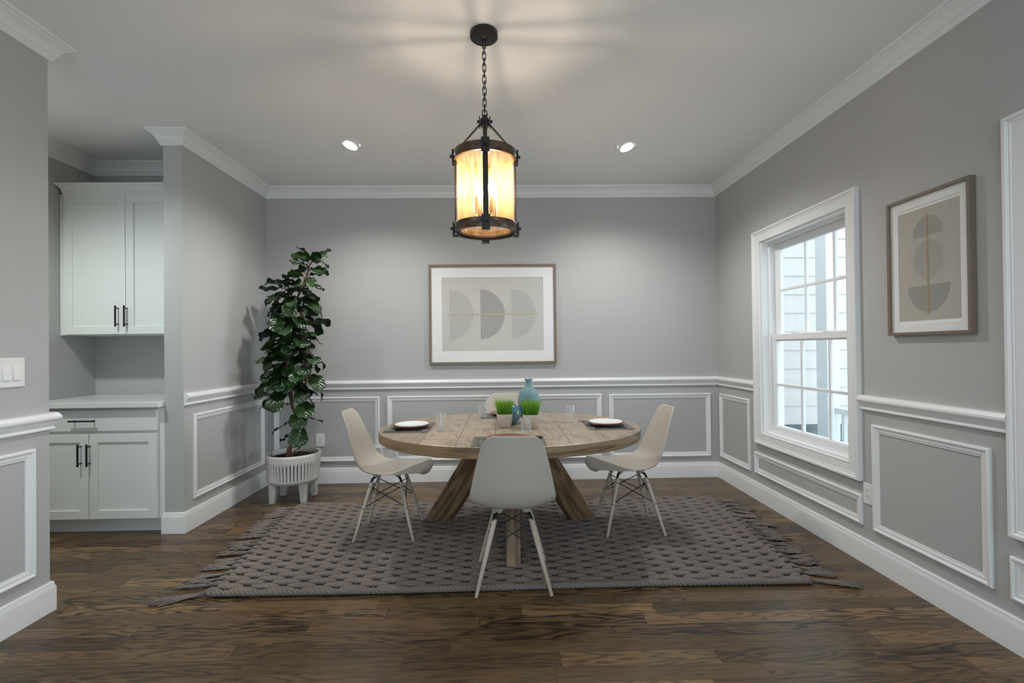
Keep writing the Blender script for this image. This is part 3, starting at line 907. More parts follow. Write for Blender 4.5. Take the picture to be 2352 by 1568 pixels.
# ------------------------------------------------------------------ chairs
def make_chair(label):
    t = thing('dining_chair', label, 'chair', (0, 0, 0), 0, 'moulded shell chairs around the table')
    # y, z, half width, side curl, how far the corners draw back
    ST = [(0.268, 0.407, 0.188, 0.015, 0.028), (0.274, 0.4075, 0.197, 0.0155, 0.031), (0.277, 0.410, 0.204, 0.016, 0.032), (0.271, 0.412, 0.209, 0.017, 0.026), (0.250, 0.417, 0.212, 0.017, 0.014), (0.205, 0.418, 0.214, 0.017, 0.004),
          (0.140, 0.415, 0.217, 0.016, 0), (0.030, 0.406, 0.220, 0.021, 0), (-0.075, 0.402, 0.222, 0.036, 0), (-0.150, 0.418, 0.223, 0.056, 0), (-0.196, 0.464, 0.219, 0.064, 0), (-0.220, 0.540, 0.206, 0.056, 0), (-0.240, 0.625, 0.188, 0.044, 0),
          (-0.259, 0.710, 0.167, 0.032, 0), (-0.272, 0.765, 0.150, 0.022, 0), (-0.281, 0.796, 0.128, 0.012, 0), (-0.286, 0.812, 0.095, 0.005, 0)]
    NU = 12
    bm = NB()
    grid = []
    for i, (y, z, w, c, cb) in enumerate(ST):
        a = ST[max(i - 1, 0)]; b = ST[min(i + 1, len(ST) - 1)]
        ty, tz = b[0] - a[0], b[1] - a[1]
        l = math.hypot(ty, tz)
        ny, nz = tz / l, -ty / l           # up from the seat, forward from the back
        if i < 7: ny, nz = 0.0, 1.0
        row = []
        for j in range(NU + 1):
            u = -1 + 2 * j / NU
            k = c * abs(u) ** 2.4
            row.append(bm.verts.new((w * u, y + ny * k - cb * abs(u) ** 4, z + nz * k)))
        grid.append(row)
    for i in range(len(grid) - 1):
        for j in range(NU):
            bm.faces.new((grid[i][j], grid[i][j + 1], grid[i + 1][j + 1], grid[i + 1][j]))
    sh = build('seat_shell', bm, 'shell', t, smooth=180)
    md = sh.modifiers.new('thick', 'SOLIDIFY'); md.thickness = 0.007; md.offset = 0
    md = sh.modifiers.new('sub', 'SUBSURF'); md.levels = 2; md.render_levels = 2
    leg = None
    TOPX, BOTX, ZT = 0.092, 0.188, 0.352
    def leg_at(sx, sy, z):
        f = z / ZT
        return Vector((sx * (BOTX + (TOPX - BOTX) * f), sy * (BOTX + (TOPX - BOTX) * f), z))
    for sx in (-1, 1):
        for sy in (-1, 1):
            d = leg_at(sx, sy, ZT) - leg_at(sx, sy, 0.0)
            bm = NB()
            Ln = d.length
            lathe(bm, [(0.004, 0.0), (0.0075, 0.0012), (0.0090, 0.006), (0.0125, Ln * 0.55), (0.0130, Ln * 0.8), (0.0125, Ln)], 14, True, True)
            o = build('leg', bm, 'pale_wood', t, smooth=50)
            o.location = leg_at(sx, sy, 0.0)
            o.rotation_euler = d.to_track_quat('Z', 'Y').to_euler()
            # dark metal bracket from the leg top to the mount
            bm = NB()
            p = leg_at(sx, sy, ZT)
            tube(bm, [p + Vector((0, 0, -0.055)) + Vector((sx, sy, 0)) * 0.0100, p + Vector((sx, sy, 0)) * 0.005, p + Vector((-sx * 0.004, -sy * 0.004, 0.022)), p + Vector((-sx * 0.018, -sy * 0.018, 0.028)), (sx * 0.058, sy * 0.058, ZT + 0.029)], [0.0062, 0.0078, 0.0080, 0.007, 0.006], 8)
            build('bracket', bm, 'wire', t, smooth=50)
            bm = NB(); lathe(bm, [(0.006, ZT + 0.026), (0.015, ZT + 0.028), (0.023, ZT + 0.042), (0.026, ZT + 0.051)], 16, True, True, cx=sx * 0.070, cy=sy * 0.070)
            build('shock_mount', bm, 'shell', t, smooth=50)
            for zb in (0.325, 0.195):
                q = leg_at(sx, sy, zb)
                bm = NB(); tube(bm, [q + Vector((sx * 0.008, sy * 0.003, 0)), q + Vector((sx * 0.0150, sy * 0.003, 0))], 0.0038, 8)
                build('bolt', bm, 'wire', t)
    def strut(a, b):
        bm = NB(); tube(bm, [a, b], 0.0029, 6)
        build('strut', bm, 'wire', t, smooth=60)
    for s in (-1, 1):
        for zz in ((0.325, 0.200),):
            strut(leg_at(s, -1, zz[0]), leg_at(s, 1, zz[1])); strut(leg_at(s, 1, zz[0]), leg_at(s, -1, zz[1]))
            strut(leg_at(-1, s, zz[0] + 0.012), leg_at(1, s, zz[1] + 0.012)); strut(leg_at(1, s, zz[0] + 0.012), leg_at(-1, s, zz[1] + 0.012))
    return t
ch = make_chair('greige shell chair seen from behind, nearest the camera')
ch.location = (0.050, 2.585, 0.002)
for x, y, rz, lab in ((-0.755, 3.255, -PI / 2, 'greige shell chair on the fig tree side of the table'),
                      (0.848, 3.255, PI / 2, 'greige shell chair on the window side of the table'),
                      (0.035, 4.060, PI, 'greige shell chair mostly hidden behind the grass pots and table')):
    c = copy_tree(ch)
    c.location = (x, y, 0.022); c.rotation_euler = (0, 0, rz); c['label'] = lab

# ------------------------------------------------------------------ rug
RX0, RX1, RY0, RY1 = -1.47, 1.56, 2.475, 3.860
rug = thing('area_rug', 'chunky woven taupe rug with fringed ends under the table', 'rug', (0.045, 3.165, 0))
def rug_x(x, y):
    """hand woven: the far end is a little wider than the near end"""
    return (x - 0.045) * (1 + 0.07 * (y - RY0) / (RY1 - RY0))
def rug_field():
    """rows of plump knitted lozenges, every second row shifted by half a length, over a thin backing"""
    PXL, PYL, HX = 0.188, 0.0415, 0.0775
    verts, faces = [], []
    NXS, NA = 54, 12
    nrow = int((RY1 - RY0) / PYL)
    py = (RY1 - RY0) / nrow
    for r in range(nrow):
        cy0 = RY0 + (r + 0.5) * py
        x = RX0 - 0.045 + (0.5 * PXL if r % 2 else 0.0)
        while x < RX1 + 0.06:
            hx = HX * R.uniform(0.96, 1.05)
            wy, wz = 0.0250 * R.uniform(0.94, 1.06), 0.0135 * R.uniform(0.92, 1.10)
            ph = R.uniform(0, 6.28)
            tilt = R.uniform(-0.030, 0.010)
            cols = []
            for i in range(NXS + 1):
                f = -1 + 2 * i / NXS
                xx = x + hx * f
                if xx < RX0 or xx > RX1:
                    cols.append(None)
                    continue
                env = (1 - abs(f) ** 2.3) ** 0.55 * 0.97 + 0.03
                cy = cy0 + tilt * hx * f + 0.0055 * math.sin(xx * 3.1) + 0.003 * math.sin(xx * 7.3 + 1)
                i0 = len(verts)
                for k in range(NA):
                    a = 2 * PI * k / NA
                    rip = 1 + 0.12 * math.sin(2 * PI * xx / 0.0145 + ph + 2.2 * abs(math.sin(a * 0.5 - PI / 4)) * 2)
                    verts.append((rug_x(xx, cy), cy + math.cos(a) * wy * env * rip - 3.165, 0.0140 + math.sin(a) * wz * env * rip))
                cols.append(i0)
            for i in range(NXS):
                p, q = cols[i], cols[i + 1]
                if p is None or q is None:
                    continue
                for k in range(NA):
                    k2 = (k + 1) % NA
                    faces.append((p + k, q + k, q + k2, p + k2))
            x += PXL
    b0 = len(verts)
    for x, y, z in ((RX0, RY0, 0.001), (RX1, RY0, 0.001), (RX1, RY1, 0.001), (RX0, RY1, 0.001), (RX0, RY0, 0.006), (RX1, RY0, 0.006), (RX1, RY1, 0.006), (RX0, RY1, 0.006)):
        verts.append((rug_x(x, y), y - 3.165, z))
    for f in ((0, 3, 2, 1), (4, 5, 6, 7), (0, 1, 5, 4), (1, 2, 6, 5), (2, 3, 7, 6), (3, 0, 4, 7)):
        faces.append(tuple(b0 + i for i in f))
    me = bpy.data.meshes.new('woven_field')
    me.from_pydata(verts, [], faces)
    me.materials.append(M['rug'])
    for p in me.polygons: p.use_smooth = len(p.vertices) == 4 and p.index < len(faces) - 6
    o = bpy.data.objects.new('woven_field', me)
    COL.objects.link(o); o.parent = rug
rug_field()
for yy, sg in ((RY0 - 0.004, 1), (RY1 + 0.004, -1)):
    bm = NB()
    for ph in range(3):
        pts = []
        N_ = 520
        for i in range(N_ + 1):
            x = RX0 - 0.02 + (RX1 - RX0 + 0.04) * i / N_
            a = 2 * PI * x / 0.072 + ph * 2 * PI / 3
            pts.append((rug_x(x, yy), yy + 0.010 * math.cos(a) + 0.007 * math.sin(x * 2.3) - 3.165, 0.0155 + 0.007 * math.sin(a)))
        tube(bm, pts, 0.0088, 7)
    build('braided_edge', bm, 'rug', rug, smooth=180)
for sx in (-1, 1):
    nt_ = 21
    for k in range(nt_):
        f = (k + 0.5) / nt_
        y0 = RY0 + (RY1 - RY0) * f + R.uniform(-0.008, 0.008)
        x0 = (RX0 if sx < 0 else RX1) - sx * 0.015
        x0 = rug_x(x0, y0) + 0.045
        bm = NB()
        ln = R.uniform(0.19, 0.25) if k else 0.27
        lean = R.uniform(-0.05, 0.03) - (0.02 if sx > 0 else 0.01) - (0.05 if k == 0 else 0)
        tube(bm, [(x0 - 0.045, y0 - 3.165, 0.012), (x0 + sx * 0.030 - 0.045, y0 - 3.165 + lean * 0.1, 0.016), (x0 + sx * 0.055 - 0.045, y0 - 3.165 + lean * 0.25, 0.014)], [0.014, 0.017, 0.011], 8)
        for s in range(13):
            amp = R.uniform(0.003, 0.010); ph = R.uniform(0, 6.3); fr = R.uniform(14, 30)
            spread = R.uniform(-0.040, 0.040)
            lz = R.uniform(0.004, 0.013)
            ls = ln * R.uniform(0.8, 1.05)
            pts = []
            for q in range(13):
                g = q / 12
                pts.append((x0 + sx * (0.045 + (ls - 0.045) * g) - 0.045, y0 - 3.165 + lean * (0.25 + 0.75 * g) + spread * g + amp * math.sin(fr * g * ls * 6 + ph) * g, lz + 0.005 * math.sin(ph + g * 7) * (1 - g) + 0.001))
            tube(bm, pts, [0.0046] * 12 + [0.0030], 6)
        build('tassel', bm, 'rug', rug, smooth=180)

# ------------------------------------------------------------------ potted fig tree
FX, FY = -1.732, 4.055
fig = thing('potted_fig_tree', 'tall fiddle leaf fig in a slotted white planter in the corner', 'plant', (FX, FY, 0))
bm = NB()
n = 192
zs = [0.150, 0.158, 0.176, 0.190, 0.318, 0.338, 0.370, 0.392]
rs = [0.148, 0.183, 0.199, 0.203, 0.208, 0.209, 0.209, 0.209]
rings = [[bm.verts.new((r * math.cos(2 * PI * k / n), r * math.sin(2 * PI * k / n), z)) for k in range(n)] for r, z in zip(rs, zs)]
for i in range(len(zs) - 1):
    for k in range(n):
        if i == 3 and k % 4 == 0: continue
        bm.faces.new((rings[i][k], rings[i][(k + 1) % n], rings[i + 1][(k + 1) % n], rings[i + 1][k]))
bm.faces.new(rings[0][::-1])
o = build('planter_shell', bm, 'planter', fig, smooth=40)
md = o.modifiers.new('thick', 'SOLIDIFY'); md.thickness = 0.009; md.offset = -1
bm = NB(); lathe(bm, [(0.150, 0.165), (0.186, 0.185), (0.196, 0.26), (0.196, 0.335), (0.192, 0.335)], 64, close_bottom=True)
build('liner', bm, 'dark_gap', fig, smooth=60)
bm = NB()
for k in range(48):
    a = 2 * PI * (k * 4 + 0.5) / n
    for z, r in ((0.332, 0.2092), (0.174, 0.1988)):
        tube(bm, [(math.cos(a) * (r - 0.002), math.sin(a) * (r - 0.002), z), (math.cos(a) * (r + 0.0006), math.sin(a) * (r + 0.0006), z)], 0.0022, 6)
build('hole_pattern', bm, 'dark_gap', fig)
for (lx, ly) in ((-1.856 - FX, 3.945 - FY), (-1.613 - FX, 3.962 - FY), (-1.868 - FX, 4.168 - FY), (-1.607 - FX, 4.168 - FY)):
    bm = NB()
    tx_, ty_ = lx * 0.94, ly * 0.94
    a, b = 0.020, 0.030
    lo = [bm.verts.new((lx + sx * a, ly + sy * a, 0)) for sx, sy in ((-1, -1), (1, -1), (1, 1), (-1, 1))]
    hi = [bm.verts.new((tx_ + sx * b, ty_ + sy * b, 0.165)) for sx, sy in ((-1, -1), (1, -1), (1, 1), (-1, 1))]
    bm.faces.new(lo[::-1]); bm.faces.new(hi)
    for k in range(4): bm.faces.new((lo[k], lo[(k + 1) % 4], hi[(k + 1) % 4], hi[k]))
    build('planter_leg', bm, 'planter', fig, bevel=0.004)
bm = NB()
rr = [0.198, 0.16, 0.11, 0.06, 0.02]
rings = []
for i, r in enumerate(rr):
    rings.append([bm.verts.new((r * math.cos(2 * PI * k / 40), r * math.sin(2 * PI * k / 40), 0.352 + (0 if i == 0 else R.uniform(-0.006, 0.016)))) for k in range(40)])
for i in range(4):
    for k in range(40):
        bm.faces.new((rings[i][k], rings[i][(k + 1) % 40], rings[i + 1][(k + 1) % 40], rings[i + 1][k]))
bm.faces.new(rings[-1])
build('soil', bm, 'soil', fig, smooth=180)

def path_at(pts, f):
    f = max(0, min(0.9999, f)) * (len(pts) - 1)
    i = int(f)
    return Vector(pts[i]).lerp(Vector(pts[i + 1]), f - i)
low = [(-1.775, 4.05, 0.345), (-1.763, 4.05, 0.421), (-1.730, 4.05, 0.474), (-1.701, 4.05, 0.553), (-1.674, 4.05, 0.621), (-1.671, 4.05, 0.672)]
leftb = [(-1.671, 4.05, 0.660), (-1.714, 4.06, 0.709), (-1.742, 4.07, 0.756), (-1.770, 4.08, 0.872), (-1.800, 4.09, 0.991), (-1.812, 4.10, 1.10), (-1.818, 4.10, 1.197), (-1.810, 4.10, 1.305), (-1.806, 4.10, 1.453), (-1.780, 4.10, 1.601), (-1.789, 4.10, 1.706), (-1.781, 4.10, 1.80)]
rightb = [(-1.671, 4.05, 0.660), (-1.664, 4.03, 0.72), (-1.627, 4.02, 0.870), (-1.601, 4.02, 1.025), (-1.618, 4.02, 1.159), (-1.634, 4.03, 1.303), (-1.628, 4.04, 1.452), (-1.674, 4.05, 1.60), (-1.690, 4.05, 1.662), (-1.655, 4.05, 1.749), (-1.618, 4.05, 1.821), (-1.590, 4.05, 1.933), (-1.555, 4.05, 1.985)]
midb = [(-1.742, 4.07, 0.80), (-1.745, 4.02, 0.95), (-1.752, 3.99, 1.10), (-1.745, 3.98, 1.25), (-1.735, 3.99, 1.36), (-1.745, 4.00, 1.47), (-1.72, 4.01, 1.60), (-1.73, 4.02, 1.75)]
loc_ = lambda pts: [(p[0] - FX, p[1] - FY, p[2]) for p in pts]
low, leftb, rightb, midb = map(loc_, (low, leftb, rightb, midb))
bm = NB()
tube(bm, low, [0.022, 0.019, 0.016, 0.016, 0.018, 0.020], 10)
tube(bm, leftb, [0.015, 0.014, 0.013] + [0.011] * 4 + [0.009] * 3 + [0.006, 0.004], 8)
tube(bm, rightb, [0.016, 0.015, 0.013] + [0.011] * 4 + [0.010] * 4 + [0.006, 0.003], 8)
tube(bm, midb, [0.010] * 5 + [0.007, 0.006, 0.004], 8)
tube(bm, [(low[0][0] + 0.03, low[0][1] - 0.02, 0.35), (low[1][0] + 0.05, low[1][1] - 0.02, 0.405), (low[2][0] + 0.06, low[2][1], 0.43)], [0.008, 0.007, 0.005], 6)
stems_bm = bm
leaf_bm = NB()
uvl = leaf_bm.loops.layers.uv.new('UVMap')
def leaf(p, az, pitch, L, Wd, droop, roll, pet=0.03):
    d0 = Vector((math.cos(az) * math.cos(pitch), math.sin(az) * math.cos(pitch), math.sin(pitch)))
    tube(stems_bm, [p, p + d0 * pet], 0.0028, 5)
    p = p + d0 * pet * 0.9
    NV, NUU = 10, 6
    ph = R.uniform(0, 6.28)
    rows = []
    side = Vector((-math.sin(az), math.cos(az), 0))
    cur = Vector(p)
    for i in range(NV + 1):
        v = i / NV
        a = pitch - droop * v
        t = Vector((math.cos(az) * math.cos(a), math.sin(az) * math.cos(a), math.sin(a)))
        up = side.cross(t) * -1
        if up.z < 0 and abs(a) < 1.5: up = -up
        s2 = side * math.cos(roll) + up * math.sin(roll)
        u2 = up * math.cos(roll) - side * math.sin(roll)
        w = Wd * (0.10 + 0.90 * (v ** 0.62)) * max(0.0, 1 - v ** 5) ** 0.5
        row = []
        for j in range(NUU + 1):
            u = -1 + 2 * j / NUU
            q = cur + s2 * (w * u) + u2 * (0.16 * w * abs(u) + 0.010 * math.sin(v * 15 + ph + u * 1.5) * u * u + 0.006 * math.sin(v * 7 + ph))
            if q.y > 0.455: q.y = 0.455
            row.append(leaf_bm.verts.new(q))
        rows.append(row)
        cur = cur + t * (L / NV)
    for i in range(NV):
        for j in range(NUU):
            try:
                f = leaf_bm.faces.new((rows[i][j], rows[i][j + 1], rows[i + 1][j + 1], rows[i + 1][j]))
            except ValueError:
                continue
            for lp_, (ii, jj) in zip(f.loops, ((i, j), (i, j + 1), (i + 1, j + 1), (i + 1, j))):
                lp_[uvl].uv = (jj / NUU, ii / NV)
ga = 0.0
for pts, f0, f1, cnt in ((leftb, 0.26, 1.0, 50), (rightb, 0.20, 1.0, 58), (midb, 0.05, 1.0, 36)):
    for k in range(cnt):
        f = f0 + (f1 - f0) * (k + 0.5) / cnt
        p = path_at(pts, f)
        ga += 2.3999 + R.uniform(-0.5, 0.5)
        top = max(0.0, (p.z - 1.75) / 0.25)
        az = ga
        # crowd the open sides (towards the room), fewer into the wall corner
        if math.sin(az) > 0.55 and R.random() < 0.55: az = -az
        pit = R.uniform(-0.35, 0.60) + 0.40 * top
        L = R.uniform(0.155, 0.225) * (1.0 if p.z < 1.75 else 0.88)
        if p.z < 1.15: L *= 1.2
        leaf(p, az, pit, L, L * R.uniform(0.33, 0.42), R.uniform(0.6, 1.7), R.uniform(-0.6, 0.6))
# a few leaves low on the trunk and at the outline
for (p, az, pit, L, wd, dr, ro) in (
        ((-1.672 - FX, 4.03 - FY, 0.640), -1.25, -0.70, 0.215, 0.100, 0.45, 0.1),
        ((-1.668 - FX, 4.03 - FY, 0.68), -0.35, 0.05, 0.20, 0.066, 0.55, -0.3),
        ((-1.700 - FX, 4.03 - FY, 0.66), -2.5, -0.25, 0.18, 0.066, 0.7, 0.3),
        ((-1.720 - FX, 4.05 - FY, 0.56), -2.9, -0.45, 0.11, 0.036, 0.6, 0.4),
        ((-1.655 - FX, 4.01 - FY, 0.76), -1.3, -0.45, 0.20, 0.095, 0.7, 0.0),
        ((-1.645 - FX, 4.01 - FY, 0.83), -1.0, -0.40, 0.20, 0.095, 0.6, 0.2),
        ((-1.745 - FX, 4.06 - FY, 0.78), -2.75, 0.25, 0.22, 0.050, 0.75, 0.2),
        ((-1.760 - FX, 4.06 - FY, 0.86), 3.05, 0.12, 0.28, 0.055, 0.45, 0.4),
        ((-1.800 - FX, 4.08 - FY, 1.75), 3.1, 0.05, 0.20, 0.045, 0.15, 0.5),
        ((-1.555 - FX, 4.05 - FY, 1.97), -2.2, 0.55, 0.13, 0.055, 0.5, 0.2),
        ((-1.590 - FX, 4.05 - FY, 1.93), -2.7, 0.5, 0.13, 0.050, 0.6, 0.0),
        ((-1.600 - FX, 4.05 - FY, 1.90), -0.2, 0.3, 0.15, 0.045, 1.1, 0.2)):
    leaf(Vector(p), az, pit, L, wd, dr, ro)
build('trunk', stems_bm, 'bark', fig, smooth=60)
o = build('foliage', leaf_bm, 'leaf', fig, smooth=180, recalc=False)

# ------------------------------------------------------------------ table setting
def superell(p):
    def f(x, y, r, a):
        c, s = math.cos(a), math.sin(a)
        k = (abs(c) ** p + abs(s) ** p) ** (-1 / p)
        return r * c * k, r * s * k
    return f

def placemat(x, y, sx, sy, label):
    bm = NB(); box(bm, -sx / 2, sx / 2, -sy / 2, sy / 2, 0, 0.004)
    o = build('placemat', bm, 'woven', loc=(x, y, TZ + 0.0005), bevel=0.0012)
    tag(o, label, 'placemat', 'woven reed placemats')
    return o
placemat(-0.572, 3.020, 0.255, 0.355, 'woven grey placemat on the fig tree side of the table')
placemat(0.655, 3.015, 0.262, 0.345, 'woven grey placemat on the window side of the table')
placemat(0.034, 2.535, 0.380, 0.262, 'woven grey placemat just beyond the nearest chair')
placemat(0.035, 3.500, 0.370, 0.250, 'woven grey placemat at the far edge behind the grass pots')
ZM = TZ + 0.0050

def plate(name, m, r, h, z, x, y, label, grp):
    bm = NB()
    lathe(bm, [(0.004, 0.0), (r * 0.62, 0.0), (r * 0.66, 0.002), (r * 0.93, h * 0.72), (r, h), (r * 0.985, h + 0.0022), (r * 0.90, h * 0.80 + 0.003), (r * 0.66, 0.0065), (r * 0.60, 0.0055), (0.004, 0.005)], 56, True, True)
    o = build(name, bm, m, loc=(x, y, z), smooth=50)
    tag(o, label, 'plate', grp)
CH = 'brown charger plates'
plate('charger_plate', 'terracotta', 0.117, 0.020, ZM, -0.560, 2.995, 'brown charger plate under a white plate on the fig tree side', CH)
plate('charger_plate', 'terracotta', 0.117, 0.020, ZM, 0.640, 2.985, 'brown charger plate under a white plate on the window side', CH)
plate('charger_plate', 'terracotta', 0.120, 0.020, ZM, 0.030, 2.500, 'empty brown charger plate just beyond the nearest chair', CH)
plate('charger_plate', 'terracotta', 0.117, 0.020, ZM, 0.030, 3.490, 'brown charger plate partly hidden at the far edge of the table', CH)
WP = 'white dinner plates'
plate('dinner_plate', 'white_ceramic', 0.103, 0.017, ZM + 0.0078, -0.554, 2.990, 'white plate on a brown charger on the fig tree side', WP)
plate('dinner_plate', 'white_ceramic', 0.103, 0.017, ZM + 0.0078, 0.640, 2.982, 'white plate on a brown charger on the window side', WP)

def tumbler(x, y, r, h, label):
    bm = NB()
    lathe(bm, [(0.004, 0.0), (r * 0.68, 0.0), (r * 0.84, 0.008), (r * 0.96, 0.026), (r, 0.045), (r, h - 0.002), (r - 0.001, h), (r - 0.0028, h - 0.001), (r - 0.0030, 0.045), (r * 0.90, 0.028), (r * 0.7, 0.014), (0.004, 0.012)], 36, True, True)
    o = build('drinking_glass', bm, 'tumbler', loc=(x, y, TZ + 0.0006), smooth=60)
    tag(o, label, 'glass', 'bubbled drinking glasses')
tumbler(-0.362, 2.880, 0.0300, 0.108, 'bubbled drinking glass next to the placemat on the fig tree side')
tumbler(-0.136, 3.370, 0.0300, 0.108, 'bubbled drinking glass beside the far placemat in front of the back chair')
tumbler(0.134, 2.700, 0.0290, 0.100, 'bubbled drinking glass in front of the second grass pot')
tumbler(0.447, 3.160, 0.0295, 0.108, 'bubbled drinking glass next to the placemat on the window side')

# cutlery: shapes drawn along +Y, lying flat
def cutlery(kind, x, y, rz, label, s=1.0):
    bm = NB()
    if kind == 'fork':
        out = [(-0.005, -0.095), (0.005, -0.095), (0.0045, -0.04), (0.0030, 0.01), (0.0035, 0.035), (0.0115, 0.052), (0.0115, 0.062), (-0.0115, 0.062), (-0.0115, 0.052), (-0.0035, 0.035), (-0.0030, 0.01), (-0.0045, -0.04)]
    elif kind == 'knife':
        out = [(-0.005, -0.100), (0.005, -0.100), (0.0045, -0.01), (0.0085, 0.0), (0.0090, 0.07), (0.0045, 0.10), (-0.004, 0.105), (-0.0045, 0.0)]
    else:
        out = [(-0.005, -0.095), (0.005, -0.095), (0.0045, -0.04), (0.0028, 0.01), (0.0030, 0.040), (-0.0030, 0.040), (-0.0028, 0.01), (-0.0045, -0.04)]
    def prism(pts, z0, z1):
        lo = [bm.verts.new((px * s, py * s, z0)) for px, py in pts]
        hi = [bm.verts.new((px * s, py * s, z1)) for px, py in pts]
        bm.faces.new(lo[::-1]); bm.faces.new(hi)
        for k in range(len(pts)):
            bm.faces.new((lo[k], lo[(k + 1) % len(pts)], hi[(k + 1) % len(pts)], hi[k]))
    prism(out, 0.0, 0.0022)
    if kind == 'fork':
        for k in range(4):
            c = -0.0096 + k * 0.0064
            prism([(c - 0.0016, 0.060), (c + 0.0016, 0.060), (c + 0.0010, 0.094), (c - 0.0010, 0.094)], 0.0002, 0.0022)
    if kind == 'spoon':
        rings = []
        for i in range(6):
            f = i / 5
            rings.append([bm.verts.new((0.019 * f * math.cos(a) * s, (0.066 + 0.028 * f * math.sin(a)) * s, 0.0008 + 0.0062 * f * f)) for a in [2 * PI * k / 24 for k in range(24)]] if f > 0 else None)
        c = bm.verts.new((0, 0.066 * s, 0.0008))
        for k in range(24): bm.faces.new((c, rings[1][k], rings[1][(k + 1) % 24]))
        for i in range(1, 5):
            for k in range(24): bm.faces.new((rings[i][k], rings[i][(k + 1) % 24], rings[i + 1][(k + 1) % 24], rings[i + 1][k]))
    o = build(kind, bm, 'steel', loc=(x, y, ZM + 0.0003), smooth=35, bevel=0.0006)
    o.rotation_euler = (0, 0, rz)
    tag(o, label, kind, 'dark steel cutlery')
cutlery('fork', -0.126, 2.53, 0.03, 'outer dark steel fork lying on the nearest placemat')
cutlery('fork', -0.098, 2.53, 0.02, 'inner dark steel fork beside the charger on the nearest placemat')
cutlery('spoon', 0.197, 2.525, -0.02, 'dark steel spoon lying on the nearest placemat')
cutlery('knife', -0.588, 2.862, PI / 2 + 0.03, 'dark steel knife in front of the white plate, fig tree side')
cutlery('spoon', -0.560, 2.884, PI / 2 - 0.03, 'dark steel spoon beside the white plate, fig tree side', 0.9)
cutlery('fork', 0.648, 2.868, PI / 2 + PI, 'dark steel fork in front of the white plate, window side')
cutlery('knife', 0.650, 2.890, PI / 2, 'dark steel knife beside the white plate, window side', 0.9)
cutlery('fork', 0.560, 3.130, PI / 2 + PI / 2 + 0.9, 'dark steel fork peeking out behind the plate, window side', 0.8)

def grass_pot(x, y, label, seed):
    rr = random.Random(seed)
    t = thing('potted_grass', label, 'plant', (x, y, TZ + 0.0005), group='beige pots of grass', kind='thing')
    bm = NB()
    lathe(bm, [(0.004, 0.0), (0.036, 0.0), (0.0385, 0.003), (0.0455, 0.035), (0.0485, 0.062), (0.0490, 0.082), (0.0478, 0.0845), (0.0455, 0.083), (0.0450, 0.066), (0.004, 0.066)], 64, True, True, fx=superell(3.6))
    build('pot', bm, 'pot', t, smooth=45)
    bm = NB()
    uvl2 = bm.loops.layers.uv.new('UVMap')
    for k in range(420):
        bx_, by_ = rr.uniform(-0.039, 0.039), rr.uniform(-0.039, 0.039)
        h = rr.uniform(0.085, 0.125)
        az = math.atan2(by_, bx_) + rr.uniform(-0.9, 0.9)
        lean = (math.hypot(bx_, by_) / 0.039) * rr.uniform(0.05, 0.34) + rr.uniform(0, 0.10)
        if rr.random() < 0.06: lean += 0.22
        w = rr.uniform(0.0012, 0.0020)
        wd = rr.uniform(0, PI)
        sd = Vector((math.cos(wd), math.sin(wd), 0)) * w
        pts = []
        for q in range(6):
            g = q / 5
            pts.append(Vector((bx_ + math.cos(az) * lean * h * g ** 1.8, by_ + math.sin(az) * lean * h * g ** 1.8, 0.064 + h * g * (1 - 0.22 * lean * g))))
        hue = rr.random()
        prev = None
        for q, p in enumerate(pts):
            f = (1 - (q / 5) ** 2 * 0.9)
            a = bm.verts.new(p - sd * f); b = bm.verts.new(p + sd * f)
            if prev:
                fc = bm.faces.new((prev[0], prev[1], b, a))
                for lp_, vv in zip(fc.loops, (q - 1, q - 1, q, q)): lp_[uvl2].uv = (hue, vv / 5)
            prev = (a, b)
    o = build('grass', bm, 'grass', t, recalc=False)
grass_pot(0.016, 2.985, 'beige pot of green grass standing beside the plain blue vase', 3)
grass_pot(0.175, 2.945, 'beige pot of green grass behind a drinking glass, in front of the tall vase', 5)

def vase(name, prof, m, x, y, label):
    bm = NB(); lathe(bm, prof, 48, False, True)
    o = build(name, bm, m, loc=(x, y, TZ + 0.0006), smooth=60)
    md = o.modifiers.new('thick', 'SOLIDIFY'); md.thickness = 0.003; md.offset = 1
    tag(o, label, 'vase')
vase('vase', [(0.034, 0.0), (0.040, 0.004), (0.058, 0.05), (0.070, 0.095), (0.0735, 0.128), (0.069, 0.168), (0.056, 0.203), (0.036, 0.228), (0.022, 0.241), (0.0185, 0.253), (0.0195, 0.266), (0.0275, 0.277), (0.0285, 0.283)],
     'vase_speck', 0.178, 3.190, 'tall speckled blue bottle vase rising behind the grass')
vase('vase', [(0.034, 0.0), (0.040, 0.003), (0.056, 0.022), (0.070, 0.043), (0.0755, 0.065), (0.072, 0.086), (0.058, 0.108), (0.040, 0.124), (0.026, 0.132), (0.022, 0.137), (0.025, 0.143)],
     'vase_plain', 0.050, 3.120, 'shorter plain blue vase between the two grass pots')

# ------------------------------------------------------------------ framed prints
def hatch(bm, shape, x0, x1, step, thick, vertical, mi, z):
    """shape(c) gives the span (a, b) of the hatch line at coordinate c or None"""
    c = x0
    while c <= x1:
        s = shape(c)
        if s:
            a, b = s
            q = ((c - thick / 2, a), (c + thick / 2, a), (c + thick / 2, b), (c - thick / 2, b)) if vertical else ((a, c - thick / 2), (b, c - thick / 2), (b, c + thick / 2), (a, c + thick / 2))
            bm.faces.new([bm.verts.new((p[0], p[1], z)) for p in q]).material_index = mi
        c += step

